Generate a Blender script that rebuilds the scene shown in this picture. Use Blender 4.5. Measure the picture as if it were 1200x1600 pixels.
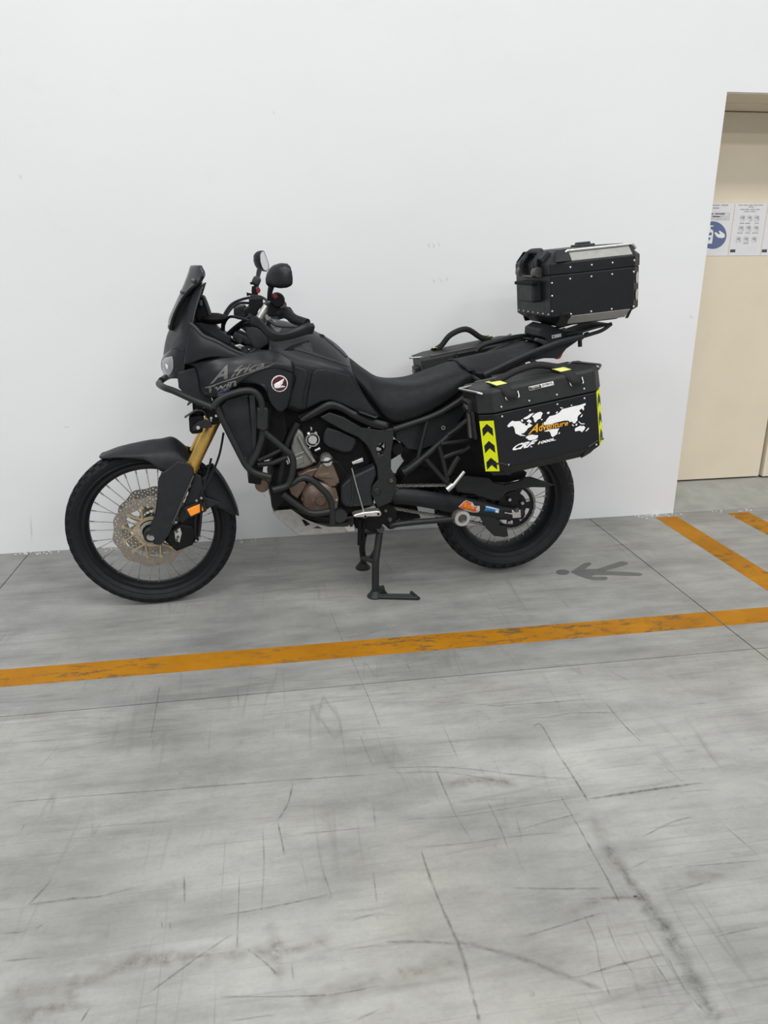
import bpy, bmesh, math, random
from mathutils import Vector, Matrix
from mathutils.bvhtree import BVHTree
random.seed(4)
for o in list(bpy.data.objects): bpy.data.objects.remove(o)
scene = bpy.context.scene
COL = scene.collection
PI = math.pi

# ------------------------------------------------------------------ camera
# world: wall plane Y=0 (room at Y<0), X runs right along the wall, Z up, metres
FPX = 1129.45
CAM = Vector((0.0, -3.7035, 1.3905))
TH, ROLL, YAW = 0.329832, -0.008668, 0.147934
FW = Vector((math.sin(YAW)*math.cos(TH), math.cos(YAW)*math.cos(TH), -math.sin(TH)))
_rt = Vector((math.cos(YAW), -math.sin(YAW), 0)); _up = _rt.cross(FW)
RT = math.cos(ROLL)*_rt + math.sin(ROLL)*_up
UP = -math.sin(ROLL)*_rt + math.cos(ROLL)*_up
cd = bpy.data.cameras.new('camera'); cam = bpy.data.objects.new('camera', cd); COL.objects.link(cam)
cd.sensor_fit = 'HORIZONTAL'; cd.sensor_width = 36; cd.lens = FPX/1200*36
cam.matrix_world = Matrix(((RT.x, UP.x, -FW.x, CAM.x), (RT.y, UP.y, -FW.y, CAM.y), (RT.z, UP.z, -FW.z, CAM.z), (0, 0, 0, 1)))
cd.clip_start = 0.05
scene.camera = cam

# ------------------------------------------------------------------ light
w = bpy.data.worlds.new('hall_ambient'); scene.world = w; w.use_nodes = True
w.node_tree.nodes['Background'].inputs[0].default_value = (0.93, 0.97, 1.0, 1)
w.node_tree.nodes['Background'].inputs[1].default_value = 0.45
def area(loc, sx, sy, power, col=(1, .985, .96)):
    l = bpy.data.lights.new('ceiling_lamp', 'AREA'); l.shape = 'RECTANGLE'; l.size = sx; l.size_y = sy; l.energy = power; l.color = col
    o = bpy.data.objects.new('ceiling_lamp', l); COL.objects.link(o); o.location = loc
    return o
for ly, pw in ((-3.6, 150), (-8.6, 150), (-12.8, 230)):
    for lx in (-4.2, 0.2, 4.6): area((lx, ly, 6.0), 2.8, 0.9, pw)
scene.view_settings.view_transform = 'Standard'
scene.view_settings.look = 'None'
scene.view_settings.exposure = -0.11
scene.view_settings.gamma = 1
scene.view_settings.use_curve_mapping = False

# ------------------------------------------------------------------ materials
MAT = {}
def nodes(name):
    m = bpy.data.materials.new(name); m.use_nodes = True
    nt = m.node_tree; b = nt.nodes['Principled BSDF']; return m, nt, b
def noise(nt, scale, detail=4, rough=.55, stretch=None, coord='Object', rot=0):
    tc = nt.nodes.new('ShaderNodeTexCoord'); mp = nt.nodes.new('ShaderNodeMapping')
    nt.links.new(tc.outputs[coord], mp.inputs['Vector'])
    if stretch: mp.inputs['Scale'].default_value = stretch
    mp.inputs['Rotation'].default_value = (0, 0, rot)
    n = nt.nodes.new('ShaderNodeTexNoise'); n.inputs['Scale'].default_value = scale
    n.inputs['Detail'].default_value = detail; n.inputs['Roughness'].default_value = rough
    nt.links.new(mp.outputs[0], n.inputs['Vector']); return n.outputs['Fac']
def ramp(nt, src, stops):
    r = nt.nodes.new('ShaderNodeValToRGB'); e = r.color_ramp.elements
    while len(e) < len(stops): e.new(.5)
    for i, (p, c) in enumerate(stops):
        e[i].position = p; e[i].color = (c if len(c) == 4 else (*c, 1)) if not isinstance(c, (int, float)) else (c, c, c, 1)
    nt.links.new(src, r.inputs[0]); return r.outputs[0]
def mix(nt, fac, a, b, mode='MIX'):
    n = nt.nodes.new('ShaderNodeMix'); n.data_type = 'RGBA'; n.blend_type = mode
    if isinstance(fac, (int, float)): n.inputs[0].default_value = fac
    else: nt.links.new(fac, n.inputs[0])
    for i, v in ((6, a), (7, b)):
        if isinstance(v, tuple): n.inputs[i].default_value = (*v, 1) if len(v) == 3 else v
        else: nt.links.new(v, n.inputs[i])
    return n.outputs[2]
def math_(nt, op, a, b=None):
    n = nt.nodes.new('ShaderNodeMath'); n.operation = op
    for i, v in ((0, a), (1, b)):
        if v is None: continue
        if isinstance(v, (int, float)): n.inputs[i].default_value = v
        else: nt.links.new(v, n.inputs[i])
    return n.outputs[0]
def bump(nt, b, h, strength=.2, dist=.002):
    n = nt.nodes.new('ShaderNodeBump'); n.inputs['Strength'].default_value = strength; n.inputs['Distance'].default_value = dist
    nt.links.new(h, n.inputs['Height']); nt.links.new(n.outputs[0], b.inputs['Normal'])
def simple(name, col, rough=.5, metal=0, var=.15, scale=40, bmp=0, coat=0, spec=.5):
    m, nt, b = nodes(name)
    n = noise(nt, scale, 4)
    lo = tuple(c*(1-var) for c in col); hi = tuple(min(1, c*(1+var)) for c in col)
    nt.links.new(ramp(nt, n, [(.3, lo), (.7, hi)]), b.inputs['Base Color'])
    b.inputs['Metallic'].default_value = metal
    nt.links.new(ramp(nt, noise(nt, scale*.6, 3), [(.3, max(0, rough-.05)), (.7, min(1, rough+.05))]), b.inputs['Roughness'])
    b.inputs['Specular IOR Level'].default_value = spec
    if coat: b.inputs['Coat Weight'].default_value = coat; b.inputs['Coat Roughness'].default_value = .12
    if bmp: bump(nt, b, noise(nt, scale*8, 2), bmp, .0006)
    MAT[name] = m; return m
simple('matte_black', (0.014, 0.0155, 0.018), 0.5, spec=0.35, bmp=.25)
simple('paint_black', (0.011, 0.0125, 0.0155), 0.38, spec=0.38, var=.08)
simple('gloss_black', (0.008, 0.009, 0.012), 0.25, spec=0.4, var=.05, coat=.2)
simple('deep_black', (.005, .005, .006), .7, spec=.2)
simple('graphite', (0.026, 0.028, 0.031), 0.45, spec=0.35, var=.1)
simple('seat_vinyl', (0.0115, 0.0125, 0.014), 0.6, spec=0.24, scale=60, bmp=.5)
simple('rubber', (0.008, 0.009, 0.0115), 0.65, spec=0.3, scale=30, bmp=.3)
simple('rim_black', (.006, .007, .009), .42, spec=.3)
simple('frame_black', (0.014, 0.015, 0.016), 0.45, spec=0.35, bmp=.2)
simple('case_black', (0.0065, 0.007, 0.009), 0.45, spec=0.35, var=.06)
simple('case_lid', (0.02, 0.021, 0.022), 0.5, spec=0.35, bmp=.2)
simple('webbing', (.014, .014, .015), .85, scale=90, bmp=.6)
simple('alu', (.62, .62, .60), .34, .9, var=.08)
simple('skid_alu', (.31, .31, .295), .5, .35, var=.1)
simple('steel', (.5, .49, .47), .3, 1, var=.1)
simple('disc_steel', (.33, .30, .265), .38, .85, var=.15)
simple('latch_metal', (.19, .17, .155), .4, .6)
simple('dark_steel', (.12, .115, .11), .4, .8)
simple('gold', (.62, .40, .11), .3, .85, var=.08)
simple('carrier_gold', (.50, .42, .27), .4, .8)
simple('bronze', (.145, .105, .08), .42, .45, var=.15)
simple('cylinder_grey', (.25, .25, .24), .45, .6)
simple('orange', (.95, .30, .02), .3, var=.05)
simple('red_lens', (.42, .015, .02), .2, var=.05)
simple('red_anod', (.22, .02, .04), .4, .4)
simple('strip_alu', (.36, .36, .345), .5, .25, var=.08)
simple('chain_steel', (.22, .21, .20), .4, .8, var=.3, scale=120)
simple('hi_vis', (.72, .80, .0), .45, var=.06)
simple('label_yellow', (.80, .84, .22), .6, var=.08)
simple('vinyl_white', (.85, .85, .86), .4, var=.03)
simple('decal_grey', (.125, .122, .116), .45, var=.2)
simple('decal_blue', (.035, .05, .11), .4, var=.2)
simple('decal_orange', (.80, .40, .03), .45, var=.15)
simple('sticker_red', (.90, .13, .02), .4, var=.12)
simple('sticker_blue', (.02, .22, .55), .4, var=.15)
simple('badge_red', (.085, .006, .012), .3, var=.1)
simple('lens_grey', (.30, .30, .32), .08, .2, var=.1, coat=.6)
simple('paper', (.76, .76, .79), .5, var=.03)
simple('print_grey', (.30, .30, .31), .6)
simple('print_pale', (.58, .58, .60), .6)
simple('print_blue', (.035, .085, .25), .5, var=.05)
simple('debris', (.72, .72, .70), .8)
def glassy(name, col, alpha_mix, rough):
    m, nt, b = nodes(name)
    nt.links.new(ramp(nt, noise(nt, 12), [(.3, tuple(c*.9 for c in col)), (.7, col)]), b.inputs['Base Color'])
    b.inputs['Roughness'].default_value = rough
    t = nt.nodes.new('ShaderNodeBsdfTransparent'); mx = nt.nodes.new('ShaderNodeMixShader')
    mx.inputs[0].default_value = alpha_mix
    nt.links.new(b.outputs[0], mx.inputs[1]); nt.links.new(t.outputs[0], mx.inputs[2])
    nt.links.new(mx.outputs[0], nt.nodes['Material Output'].inputs[0]); MAT[name] = m
glassy('smoked_screen', (.03, .033, .036), .22, .15)
glassy('clear_sleeve', (.8, .8, .82), .94, .15)
def mirror_mat():
    m, nt, b = nodes('mirror_glass'); b.inputs['Metallic'].default_value = 1; b.inputs['Roughness'].default_value = .03
    nt.links.new(ramp(nt, noise(nt, 20), [(.3, (.8, .82, .84)), (.7, (.85, .86, .88))]), b.inputs['Base Color']); MAT['mirror_glass'] = m
mirror_mat()
def wall_mat():
    m, nt, b = nodes('white_wall')
    a = ramp(nt, noise(nt, .9, 5, .6, coord='Generated', stretch=(8, 3, 5)), [(.35, (.75, .76, .775)), (.65, (.785, .795, .81))])
    s = ramp(nt, noise(nt, 7, 6, .7, coord='Generated', stretch=(8, 3, 5)), [(.25, (.94, .94, .93)), (.42, (1, 1, 1))])
    nt.links.new(mix(nt, .5, a, s, 'MULTIPLY'), b.inputs['Base Color'])
    b.inputs['Roughness'].default_value = .55
    bump(nt, b, noise(nt, 60, 4, .6, coord='Generated', stretch=(8, 3, 5)), .12, .002); MAT['white_wall'] = m
    m, nt, b = nodes('cream_paint')
    nt.links.new(ramp(nt, noise(nt, 3, 6, .6), [(.3, (.70, .625, .49)), (.7, (.75, .67, .53))]), b.inputs['Base Color'])
    b.inputs['Roughness'].default_value = .5; MAT['cream_paint'] = m
wall_mat()
def concrete(name, base, warm):
    m, nt, b = nodes(name)
    # cloudy trowel marks
    c1 = ramp(nt, noise(nt, 1.3, 7, .62), [(.30, tuple(c*.70 for c in base)), (.5, base), (.70, tuple(min(1, c*1.25) for c in base))])
    c2 = ramp(nt, noise(nt, 3.0, 6, .65, stretch=(.45, 2.2, 1), rot=-.06), [(.32, (.72, .72, .72)), (.55, (1, 1, 1)), (.8, (1.06, 1.06, 1.05))])
    col = mix(nt, .75, c1, c2, 'MULTIPLY')
    # warm dirty film, patchy
    wp = ramp(nt, noise(nt, .8, 5, .6), [(.48, 0.), (.68, .65)])
    col = mix(nt, wp, col, mix(nt, 1, col, warm, 'MULTIPLY'))
    # trowel mottling and thin directional scratches
    m1 = ramp(nt, noise(nt, 9, 6, .7, stretch=(.45, 1.5, 1), rot=.05), [(.3, (.80, .80, .80)), (.5, (1, 1, 1)), (.72, (1.14, 1.14, 1.14))])
    col = mix(nt, .9, col, m1, 'MULTIPLY')
    for (st, rot, wd, k, g0) in (((.35, 7, 1), -.08, .010, .42, .50), ((.5, 9, 1), .16, .010, .36, .53), ((6, .5, 1), .10, .010, .36, .52), ((7, .6, 1), -.38, .010, .34, .54), ((1.2, 14, 1), -.2, .012, .28, .50), ((.25, 16, 1), .02, .016, .25, .46)):
        s = ramp(nt, noise(nt, 1.0, 2, .45, stretch=st, rot=rot), [(.5-wd, 0.), (.5, 1.), (.5+wd, 0.)])
        gate = ramp(nt, noise(nt, 1.9, 3, .6, rot=rot+1.3), [(g0, 0.), (g0+.10, 1.)])
        col = mix(nt, math_(nt, 'MULTIPLY', math_(nt, 'MULTIPLY', s, gate), k), col, (.15, .147, .135))
    # speckle and dark spots
    sp = ramp(nt, noise(nt, 22, 4, .65), [(.64, 0.), (.74, .40)])
    col = mix(nt, sp, col, (.16, .16, .155))
    fine = ramp(nt, noise(nt, 90, 4, .7), [(.3, (.92, .92, .92)), (.7, (1.04, 1.04, 1.04))])
    col = mix(nt, .8, col, fine, 'MULTIPLY')
    nt.links.new(col, b.inputs['Base Color'])
    nt.links.new(ramp(nt, noise(nt, 5, 5), [(.3, .38), (.7, .6)]), b.inputs['Roughness'])
    b.inputs['Specular IOR Level'].default_value = .35
    bump(nt, b, noise(nt, 70, 5, .7), .08, .002); MAT[name] = m
concrete('concrete', (.330, .330, .317), (1.0, .975, .90))
concrete('concrete_bay', (.292, .293, .283), (1.0, .985, .93))
simple('sill_concrete', (.34, .345, .32), .7, var=.12, scale=9, bmp=.3)
simple('joint_dark', (.10, .10, .095), .9)
def line_paint():
    m, nt, b = nodes('yellow_paint')
    c = ramp(nt, noise(nt, 4, 5, .6), [(.3, (.335, .135, .003)), (.7, (.44, .19, .006))])
    wv = ramp(nt, noise(nt, 16, 7, .8, stretch=(.6, 1.6, 1), rot=.5), [(.515, 0.), (.575, .9)])
    gate = ramp(nt, noise(nt, 2.2, 3), [(.40, .12), (.56, 1.)])
    c = mix(nt, math_(nt, 'MULTIPLY', wv, gate), c, (.13, .085, .035))
    nt.links.new(c, b.inputs['Base Color']); b.inputs['Roughness'].default_value = .65; b.inputs['Specular IOR Level'].default_value = .2; MAT['yellow_paint'] = m
line_paint()
simple('grey_paint', (.115, .118, .108), .55, var=.12, scale=20)
def scuff_mat(name, col):
    m, nt, b = nodes(name)
    nt.links.new(ramp(nt, noise(nt, 20), [(.3, tuple(c*.8 for c in col)), (.7, col)]), b.inputs['Base Color']); b.inputs['Roughness'].default_value = .6
    at = nt.nodes.new('ShaderNodeAttribute'); at.attribute_name = 'cover'
    f = math_(nt, 'MULTIPLY', at.outputs['Fac'], ramp(nt, noise(nt, 45, 5, .75), [(.35, .05), (.7, .9)]))
    t = nt.nodes.new('ShaderNodeBsdfTransparent'); mx = nt.nodes.new('ShaderNodeMixShader')
    nt.links.new(f, mx.inputs[0]); nt.links.new(t.outputs[0], mx.inputs[1]); nt.links.new(b.outputs[0], mx.inputs[2])
    nt.links.new(mx.outputs[0], nt.nodes['Material Output'].inputs[0]); MAT[name] = m
scuff_mat('scuff_dark', (.13, .13, .118)); scuff_mat('scuff_warm', (.20, .18, .13)); scuff_mat('wall_smudge', (.45, .45, .45))

# ------------------------------------------------------------------ pixel -> place
ZS = {'0': (0, 0, 1.), '1': (80, 660, 3.75), '2': (230, 380, 3.529), '3': (340, 560, 4.), '4': (540, 600, 3.3333), '5': (620, 500, 3.529), '6': (800, 360, 5.217),
      '8': (380, 680, 5.4545), 'A': (330, 380, 6.667), 'B': (230, 400, 6.667), 'C': (230, 560, 7.059), 'D': (640, 510, 5.4545), 'E': (560, 600, 6.),
      'F': (660, 700, 5.), 'G': (740, 580, 5.4545), 'H': (400, 480, 3.3333), 'S': (690, 760, 8.571), 'T': (300, 550, 7.5), 'M': (790, 620, 8.571),
      'N': (440, 640, 10.), 'U': (800, 480, 7.5), 'V': (540, 780, 8.571), 'W': (700, 560, 10.), 'Q': (840, 850, 6.), 'R': (1090, 300, 10.909),
      'I': (0, 800, 2.), 'J': (600, 880, 2.), 'K': (0, 1200, 2.), 'L': (600, 1200, 2.)}
def g(k, *pts):
    x0, y0, s = ZS[k]; return [(x0+p[0]/s, y0+p[1]/s)+tuple(p[2:]) for p in pts]
def pdir(px, py): return FW + RT*((px-600)/FPX) + UP*((800-py)/FPX)
def ground(px, py):
    d = pdir(px, py); return CAM + d*(-CAM.z/d.z)
def on_plane_y(px, py, y):
    d = pdir(px, py); return CAM + d*((y-CAM.y)/d.y)
BYAW = 0.055846
MB = Matrix.Translation((-0.54499, -0.70459, 0)) @ Matrix.Rotation(BYAW, 4, 'Z')   # bike frame: x rearwards, y to the wall, z up
MBI = MB.inverted()
def PF(inv, px, py, lat):
    o = inv @ CAM; d = inv.to_3x3() @ pdir(px, py); return o + d*((lat-o.y)/d.y)
def P(px, py, lat): return PF(MBI, px, py, lat)
def L3(k, lat, *pts):                                   # zoom points -> bike points, lat may be given per point
    return [P(q[0], q[1], q[2] if len(q) > 2 else lat) for q in g(k, *pts)]

# ------------------------------------------------------------------ builders
def link(o, par=None):
    COL.objects.link(o)
    if par is not None: o.parent = par
    return o
def obj(name, verts, faces, mat, par=None, smooth=True, bev=0, sol=0, soff=0, seg=2, ang=38):
    me = bpy.data.meshes.new(name); me.from_pydata([tuple(v) for v in verts], [], faces)
    bm = bmesh.new(); bm.from_mesh(me); bmesh.ops.recalc_face_normals(bm, faces=bm.faces); bm.to_mesh(me); bm.free()
    me.materials.append(MAT[mat]); o = bpy.data.objects.new(name, me); link(o, par)
    if smooth:
        me.polygons.foreach_set('use_smooth', [True]*len(me.polygons)); me.set_sharp_from_angle(angle=math.radians(ang))
    if sol:
        m = o.modifiers.new('solid', 'SOLIDIFY'); m.thickness = sol; m.offset = soff
    if bev:
        m = o.modifiers.new('bevel', 'BEVEL'); m.width = bev; m.segments = seg; m.limit_method = 'ANGLE'; m.angle_limit = math.radians(40)
    me.update(); return o
class MB_:
    def __init__(s): s.v = []; s.f = []
    def add(s, v, f):
        n = len(s.v); s.v += [Vector(x) for x in v]; s.f += [tuple(i+n for i in q) for q in f]; return s
    def box(s, c, d, m=None):
        v = [Vector((x*d[0]/2, y*d[1]/2, z*d[2]/2)) for x in (-1, 1) for y in (-1, 1) for z in (-1, 1)]
        if m is not None: v = [m @ x for x in v]
        return s.add([x+Vector(c) for x in v], BOXF)
    def tube(s, *a, **k): return s.add(*tube_geo(*a, **k))
    def lathe(s, *a, **k): return s.add(*lathe_geo(*a, **k))
    def prism(s, *a, **k): return s.add(*prism_geo(*a, **k))
    def make(s, name, mat, par=None, **k): return obj(name, s.v, s.f, mat, par, **k)
BOXF = [(0, 1, 3, 2), (4, 6, 7, 5), (0, 4, 5, 1), (2, 3, 7, 6), (0, 2, 6, 4), (1, 5, 7, 3)]
def fillet(pts, r, n=6):
    pts = [Vector(p) for p in pts]; out = [pts[0]]
    for i in range(1, len(pts)-1):
        a, b, c = pts[i-1], pts[i], pts[i+1]
        d1 = (a-b); d2 = (c-b); k = min(r, d1.length*.48, d2.length*.48)
        p0 = b+d1.normalized()*k; p1 = b+d2.normalized()*k
        for j in range(n+1):
            t = j/n; out.append(p0*(1-t)**2 + b*2*t*(1-t) + p1*t*t)
    return out+[pts[-1]]
def catmull(pts, n=8):
    pts = [Vector(p) for p in pts]; out = []
    for i in range(len(pts)-1):
        p0 = pts[max(i-1, 0)]; p1 = pts[i]; p2 = pts[i+1]; p3 = pts[min(i+2, len(pts)-1)]
        for j in range(n):
            t = j/n; out.append(.5*((2*p1)+(p2-p0)*t+(2*p0-5*p1+4*p2-p3)*t*t+(3*p1-p0-3*p2+p3)*t**3))
    return out+[pts[-1]]
def tube_geo(pts, r, n=10, fil=0, cat=0, flat=None):
    if fil: pts = fillet(pts, fil)
    if cat: pts = catmull(pts, cat)
    pts = [Vector(p) for p in pts]; V = []; F = []
    rs = r if isinstance(r, (list, tuple)) else None
    t0 = (pts[1]-pts[0]).normalized(); up = Vector((0, 1, 0)) if abs(t0.y) < .8 else Vector((0, 0, 1))
    nx = t0.cross(up).normalized()
    for i, p in enumerate(pts):
        a = pts[max(i-1, 0)]; b = pts[min(i+1, len(pts)-1)]; t = (b-a).normalized()
        nx = (nx-t*nx.dot(t)).normalized(); ny = t.cross(nx)
        rr = r if rs is None else rs[0]+(rs[1]-rs[0])*i/(len(pts)-1)
        k = flat or 1
        for j in range(n):
            an = 2*PI*j/n; V.append(p+nx*(math.cos(an)*rr)+ny*(math.sin(an)*rr*k))
    m = len(pts)
    for i in range(m-1):
        for j in range(n):
            F.append((i*n+j, i*n+(j+1) % n, (i+1)*n+(j+1) % n, (i+1)*n+j))
    F.append(tuple(range(n))); F.append(tuple(range((m-1)*n, m*n)))
    return V, F
def tube(name, pts, r, mat, par, **k): return obj(name, *tube_geo(pts, r, **k), mat, par)
def lathe_geo(prof, c, n=48, axis='Y', closed=False):
    V = []; F = []; m = len(prof); c = Vector(c)
    for i in range(n):
        a = 2*PI*i/n; ca, sa = math.cos(a), math.sin(a)
        for r, y in prof:
            V.append(c+(Vector((r*ca, y, r*sa)) if axis == 'Y' else Vector((r*ca, r*sa, y)) if axis == 'Z' else Vector((y, r*ca, r*sa))))
    for i in range(n):
        k = (i+1) % n
        for j in range(m if closed else m-1):
            l = (j+1) % m; F.append((i*m+j, i*m+l, k*m+l, k*m+j))
    if not closed:
        for e in (0, m-1):
            if prof[e][0] > 1e-5: F.append(tuple(i*m+e for i in range(n)))
    return V, F
def lathe(name, prof, c, mat, par, **k): return obj(name, *lathe_geo(prof, c, **k), mat, par)
def prism_geo(pts3, dy):                                # pts3: outline; swept by dy along local y
    n = len(pts3); V = [Vector(p) for p in pts3]+[Vector(p)+Vector((0, dy, 0)) for p in pts3]
    F = [tuple(range(n)), tuple(range(2*n-1, n-1, -1))]+[(i, (i+1) % n, n+(i+1) % n, n+i) for i in range(n)]
    return V, F
def plate(name, k, lat, thick, pts, mat, par, bev=.004, **kw):   # outline traced on its near face, thickness away from the viewer
    return obj(name, *prism_geo(L3(k, lat, *pts), thick), mat, par, smooth=False, bev=bev, **kw)
def fill_holes(loops):
    bm = bmesh.new(); es = []
    for lp in loops:
        vs = [bm.verts.new(p) for p in lp]
        es += [bm.edges.new((vs[i], vs[(i+1) % len(vs)])) for i in range(len(vs))]
    bmesh.ops.triangle_fill(bm, use_beauty=True, use_dissolve=False, edges=es)
    bm.verts.index_update(); v = [x.co.copy() for x in bm.verts]; f = [tuple(y.index for y in x.verts) for x in bm.faces]; bm.free(); return v, f
def holed(name, loops, mat, par, thick, **k):
    v, f = fill_holes(loops); return obj(name, v, f, mat, par, smooth=False, sol=thick, soff=0, **k)
def _cr(p0, p1, p2, p3, t): return .5*((2*p1)+(p2-p0)*t+(2*p0-5*p1+4*p2-p3)*t*t+(3*p1-p0-3*p2+p3)*t**3)
def dense(row, n):
    out = []
    for i in range(len(row)-1):
        p0, p1, p2, p3 = row[max(i-1, 0)], row[i], row[i+1], row[min(i+2, len(row)-1)]
        if i == 0: p0 = p1*2-p2
        if i == len(row)-2: p3 = p2*2-p1
        out += [_cr(p0, p1, p2, p3, j/n) for j in range(n)]
    return out+[row[-1]]
def flip(v): return Vector((v.x, -v.y, v.z))
def patch(name, rows, mat, par, sym=False, n=5, sol=.004, soff=-1, bev=0):
    # rows: control points; a smooth surface passes through every one. sym: row 0 lies on / next to the centre plane
    rows = [[Vector(p) for p in r] for r in rows]
    if sym:
        rest = rows[1:] if all(abs(p.y) < 1e-4 for p in rows[0]) else rows
        rows = [[flip(p) for p in r] for r in reversed(rest)]+rows
    R1 = [dense(r, n) for r in rows]; cols = list(zip(*R1)); C1 = [dense(list(c), n) for c in cols]
    nu, nv = len(C1), len(C1[0]); V = [p for c in C1 for p in c]
    F = [(i*nv+j, (i+1)*nv+j, (i+1)*nv+j+1, i*nv+j+1) for i in range(nu-1) for j in range(nv-1)]
    o = obj(name, V, F, mat, par, sol=0, ang=75)
    # orient outwards (away from the centre plane / upwards), then thicken inwards
    me = o.data; s = 0
    for p in me.polygons: s += p.normal.y*(1 if p.center.y > .01 else -1 if p.center.y < -.01 else 0)*p.area + p.normal.z*p.area*.3
    if s < 0: me.flip_normals()
    m = o.modifiers.new('solid', 'SOLIDIFY'); m.thickness = sol; m.offset = soff
    if bev:
        m = o.modifiers.new('bevel', 'BEVEL'); m.width = bev; m.segments = 2; m.limit_method = 'ANGLE'; m.angle_limit = math.radians(50)
    return o
def twin(o, par, name=None):                            # mirror image of a part on the other side of the bike
    kids = list(o.children); me = o.data.copy()
    for v in me.vertices: v.co.y = -v.co.y
    me.flip_normals(); c = bpy.data.objects.new(name or o.name.split('.')[0], me); link(c, par)
    for m in o.modifiers:
        k = c.modifiers.new(m.name, m.type)
        for a in ('thickness', 'offset', 'width', 'segments', 'limit_method', 'angle_limit'):
            if hasattr(m, a): setattr(k, a, getattr(m, a))
    for ch in kids: twin(ch, c)
    return c
def empty(name, M, label, cat, group=None):
    o = bpy.data.objects.new(name, None); o.empty_display_size = .1; link(o); o.matrix_world = M
    o['label'] = label; o['category'] = cat
    if group: o['group'] = group
    return o
def tag(o, label, cat, group=None):
    o['label'] = label; o['category'] = cat
    if group: o['group'] = group
    return o
def struct(o): o['kind'] = 'structure'; return o
def stuff(o): o['kind'] = 'stuff'; return o
def bvh_of(objs):
    bpy.context.view_layer.update(); dg = bpy.context.evaluated_depsgraph_get(); V = []; F = []
    for o in objs:
        e = o.evaluated_get(dg); me = e.to_mesh(); n = len(V)
        V += [o.matrix_world @ v.co for v in me.vertices]; F += [tuple(i+n for i in p.vertices) for p in me.polygons]; e.to_mesh_clear()
    return BVHTree.FromPolygons(V, F)
def refine(v, f, L):
    bm = bmesh.new(); vs = [bm.verts.new(p) for p in v]
    for q in f:
        try: bm.faces.new([vs[i] for i in q])
        except ValueError: pass
    bmesh.ops.triangulate(bm, faces=bm.faces)
    for _ in range(5):
        es = [e for e in bm.edges if e.calc_length() > L]
        if not es: break
        bmesh.ops.subdivide_edges(bm, edges=es, cuts=1); bmesh.ops.triangulate(bm, faces=bm.faces)
    bm.verts.index_update(); v = [x.co.copy() for x in bm.verts]; f = [tuple(y.index for y in x.verts) for x in bm.faces]; bm.free(); return v, f
def wrap(name, v, f, tree, inv, off, mat, par, thick=.001, L=4):
    # v: flat pixel-space mesh laid on the surface it is stuck to
    v, f = refine(v, f, L); out = []; last = None; hits = []
    for p in v:
        d = pdir(p.x, p.y).normalized(); h = tree.ray_cast(CAM, d)
        hits.append(h[3] if h[0] is not None else None)
    good = sorted(h for h in hits if h is not None); med = good[len(good)//2] if good else 3
    for p, h in zip(v, hits):
        if h is None or abs(h-med) > .12: h = med
        d = pdir(p.x, p.y).normalized(); out.append(inv @ (CAM+d*(h-off)))
    o = obj(name, out, f, mat, par, smooth=True, sol=thick, soff=0); return o
def poly2(pts): return [Vector((p[0], p[1], 0)) for p in pts], [tuple(range(len(pts)))]
def text_geo(s, bold=.0):
    cu = bpy.data.curves.new('lettering', 'FONT'); cu.body = s; cu.offset = bold; cu.resolution_u = 3
    o = bpy.data.objects.new('lettering', cu); COL.objects.link(o); bpy.context.view_layer.update()
    me = bpy.data.meshes.new_from_object(o.evaluated_get(bpy.context.evaluated_depsgraph_get()))
    v = [x.co.copy() for x in me.vertices]; f = [tuple(p.vertices) for p in me.polygons]
    bpy.data.objects.remove(o); bpy.data.curves.remove(cu); bpy.data.meshes.remove(me)
    x0 = min(p.x for p in v); x1 = max(p.x for p in v); y0 = min(p.y for p in v); y1 = max(p.y for p in v)
    return [Vector(((p.x-x0)/(x1-x0), (p.y-y0)/(y1-y0), 0)) for p in v], f
def quad_map(v, q):                                     # q = bottom-left, bottom-right, top-right, top-left
    bl, br, tr, tl = [Vector((p[0], p[1], 0)) for p in q]
    return [bl*(1-p.x)*(1-p.y)+br*p.x*(1-p.y)+tr*p.x*p.y+tl*(1-p.x)*p.y for p in v]
exec_parts = []

# ------------------------------------------------------------------ the setting
XJ = 1.7427; XJ0 = ground(11, 906).x; YJ = -1.5150
XE = 2.2627; ZT = 2.1740; REC = 0.38; ZSILL = .066
fl = struct(obj('floor', *MB_().box((0, -7, -.06), (16, 14.0, .08)).__dict__.values(), 'joint_dark', smooth=False))
xs = [-8, XJ0, XJ, XJ+2.95, 8]; ys = [-14, -7.4, -4.45, YJ, 0]
for i in range(len(xs)-1):
    for j in range(len(ys)-1):
        x0, x1, y0, y1 = xs[i]+.0025, xs[i+1]-.0025, ys[j]+.0025, ys[j+1]-(.0025 if j < 3 else 0)
        obj('floor_slab', *MB_().box(((x0+x1)/2, (y0+y1)/2, -.015), (x1-x0, y1-y0, .03)).__dict__.values(), 'concrete_bay' if j == 3 else 'concrete', fl, smooth=False)
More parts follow.
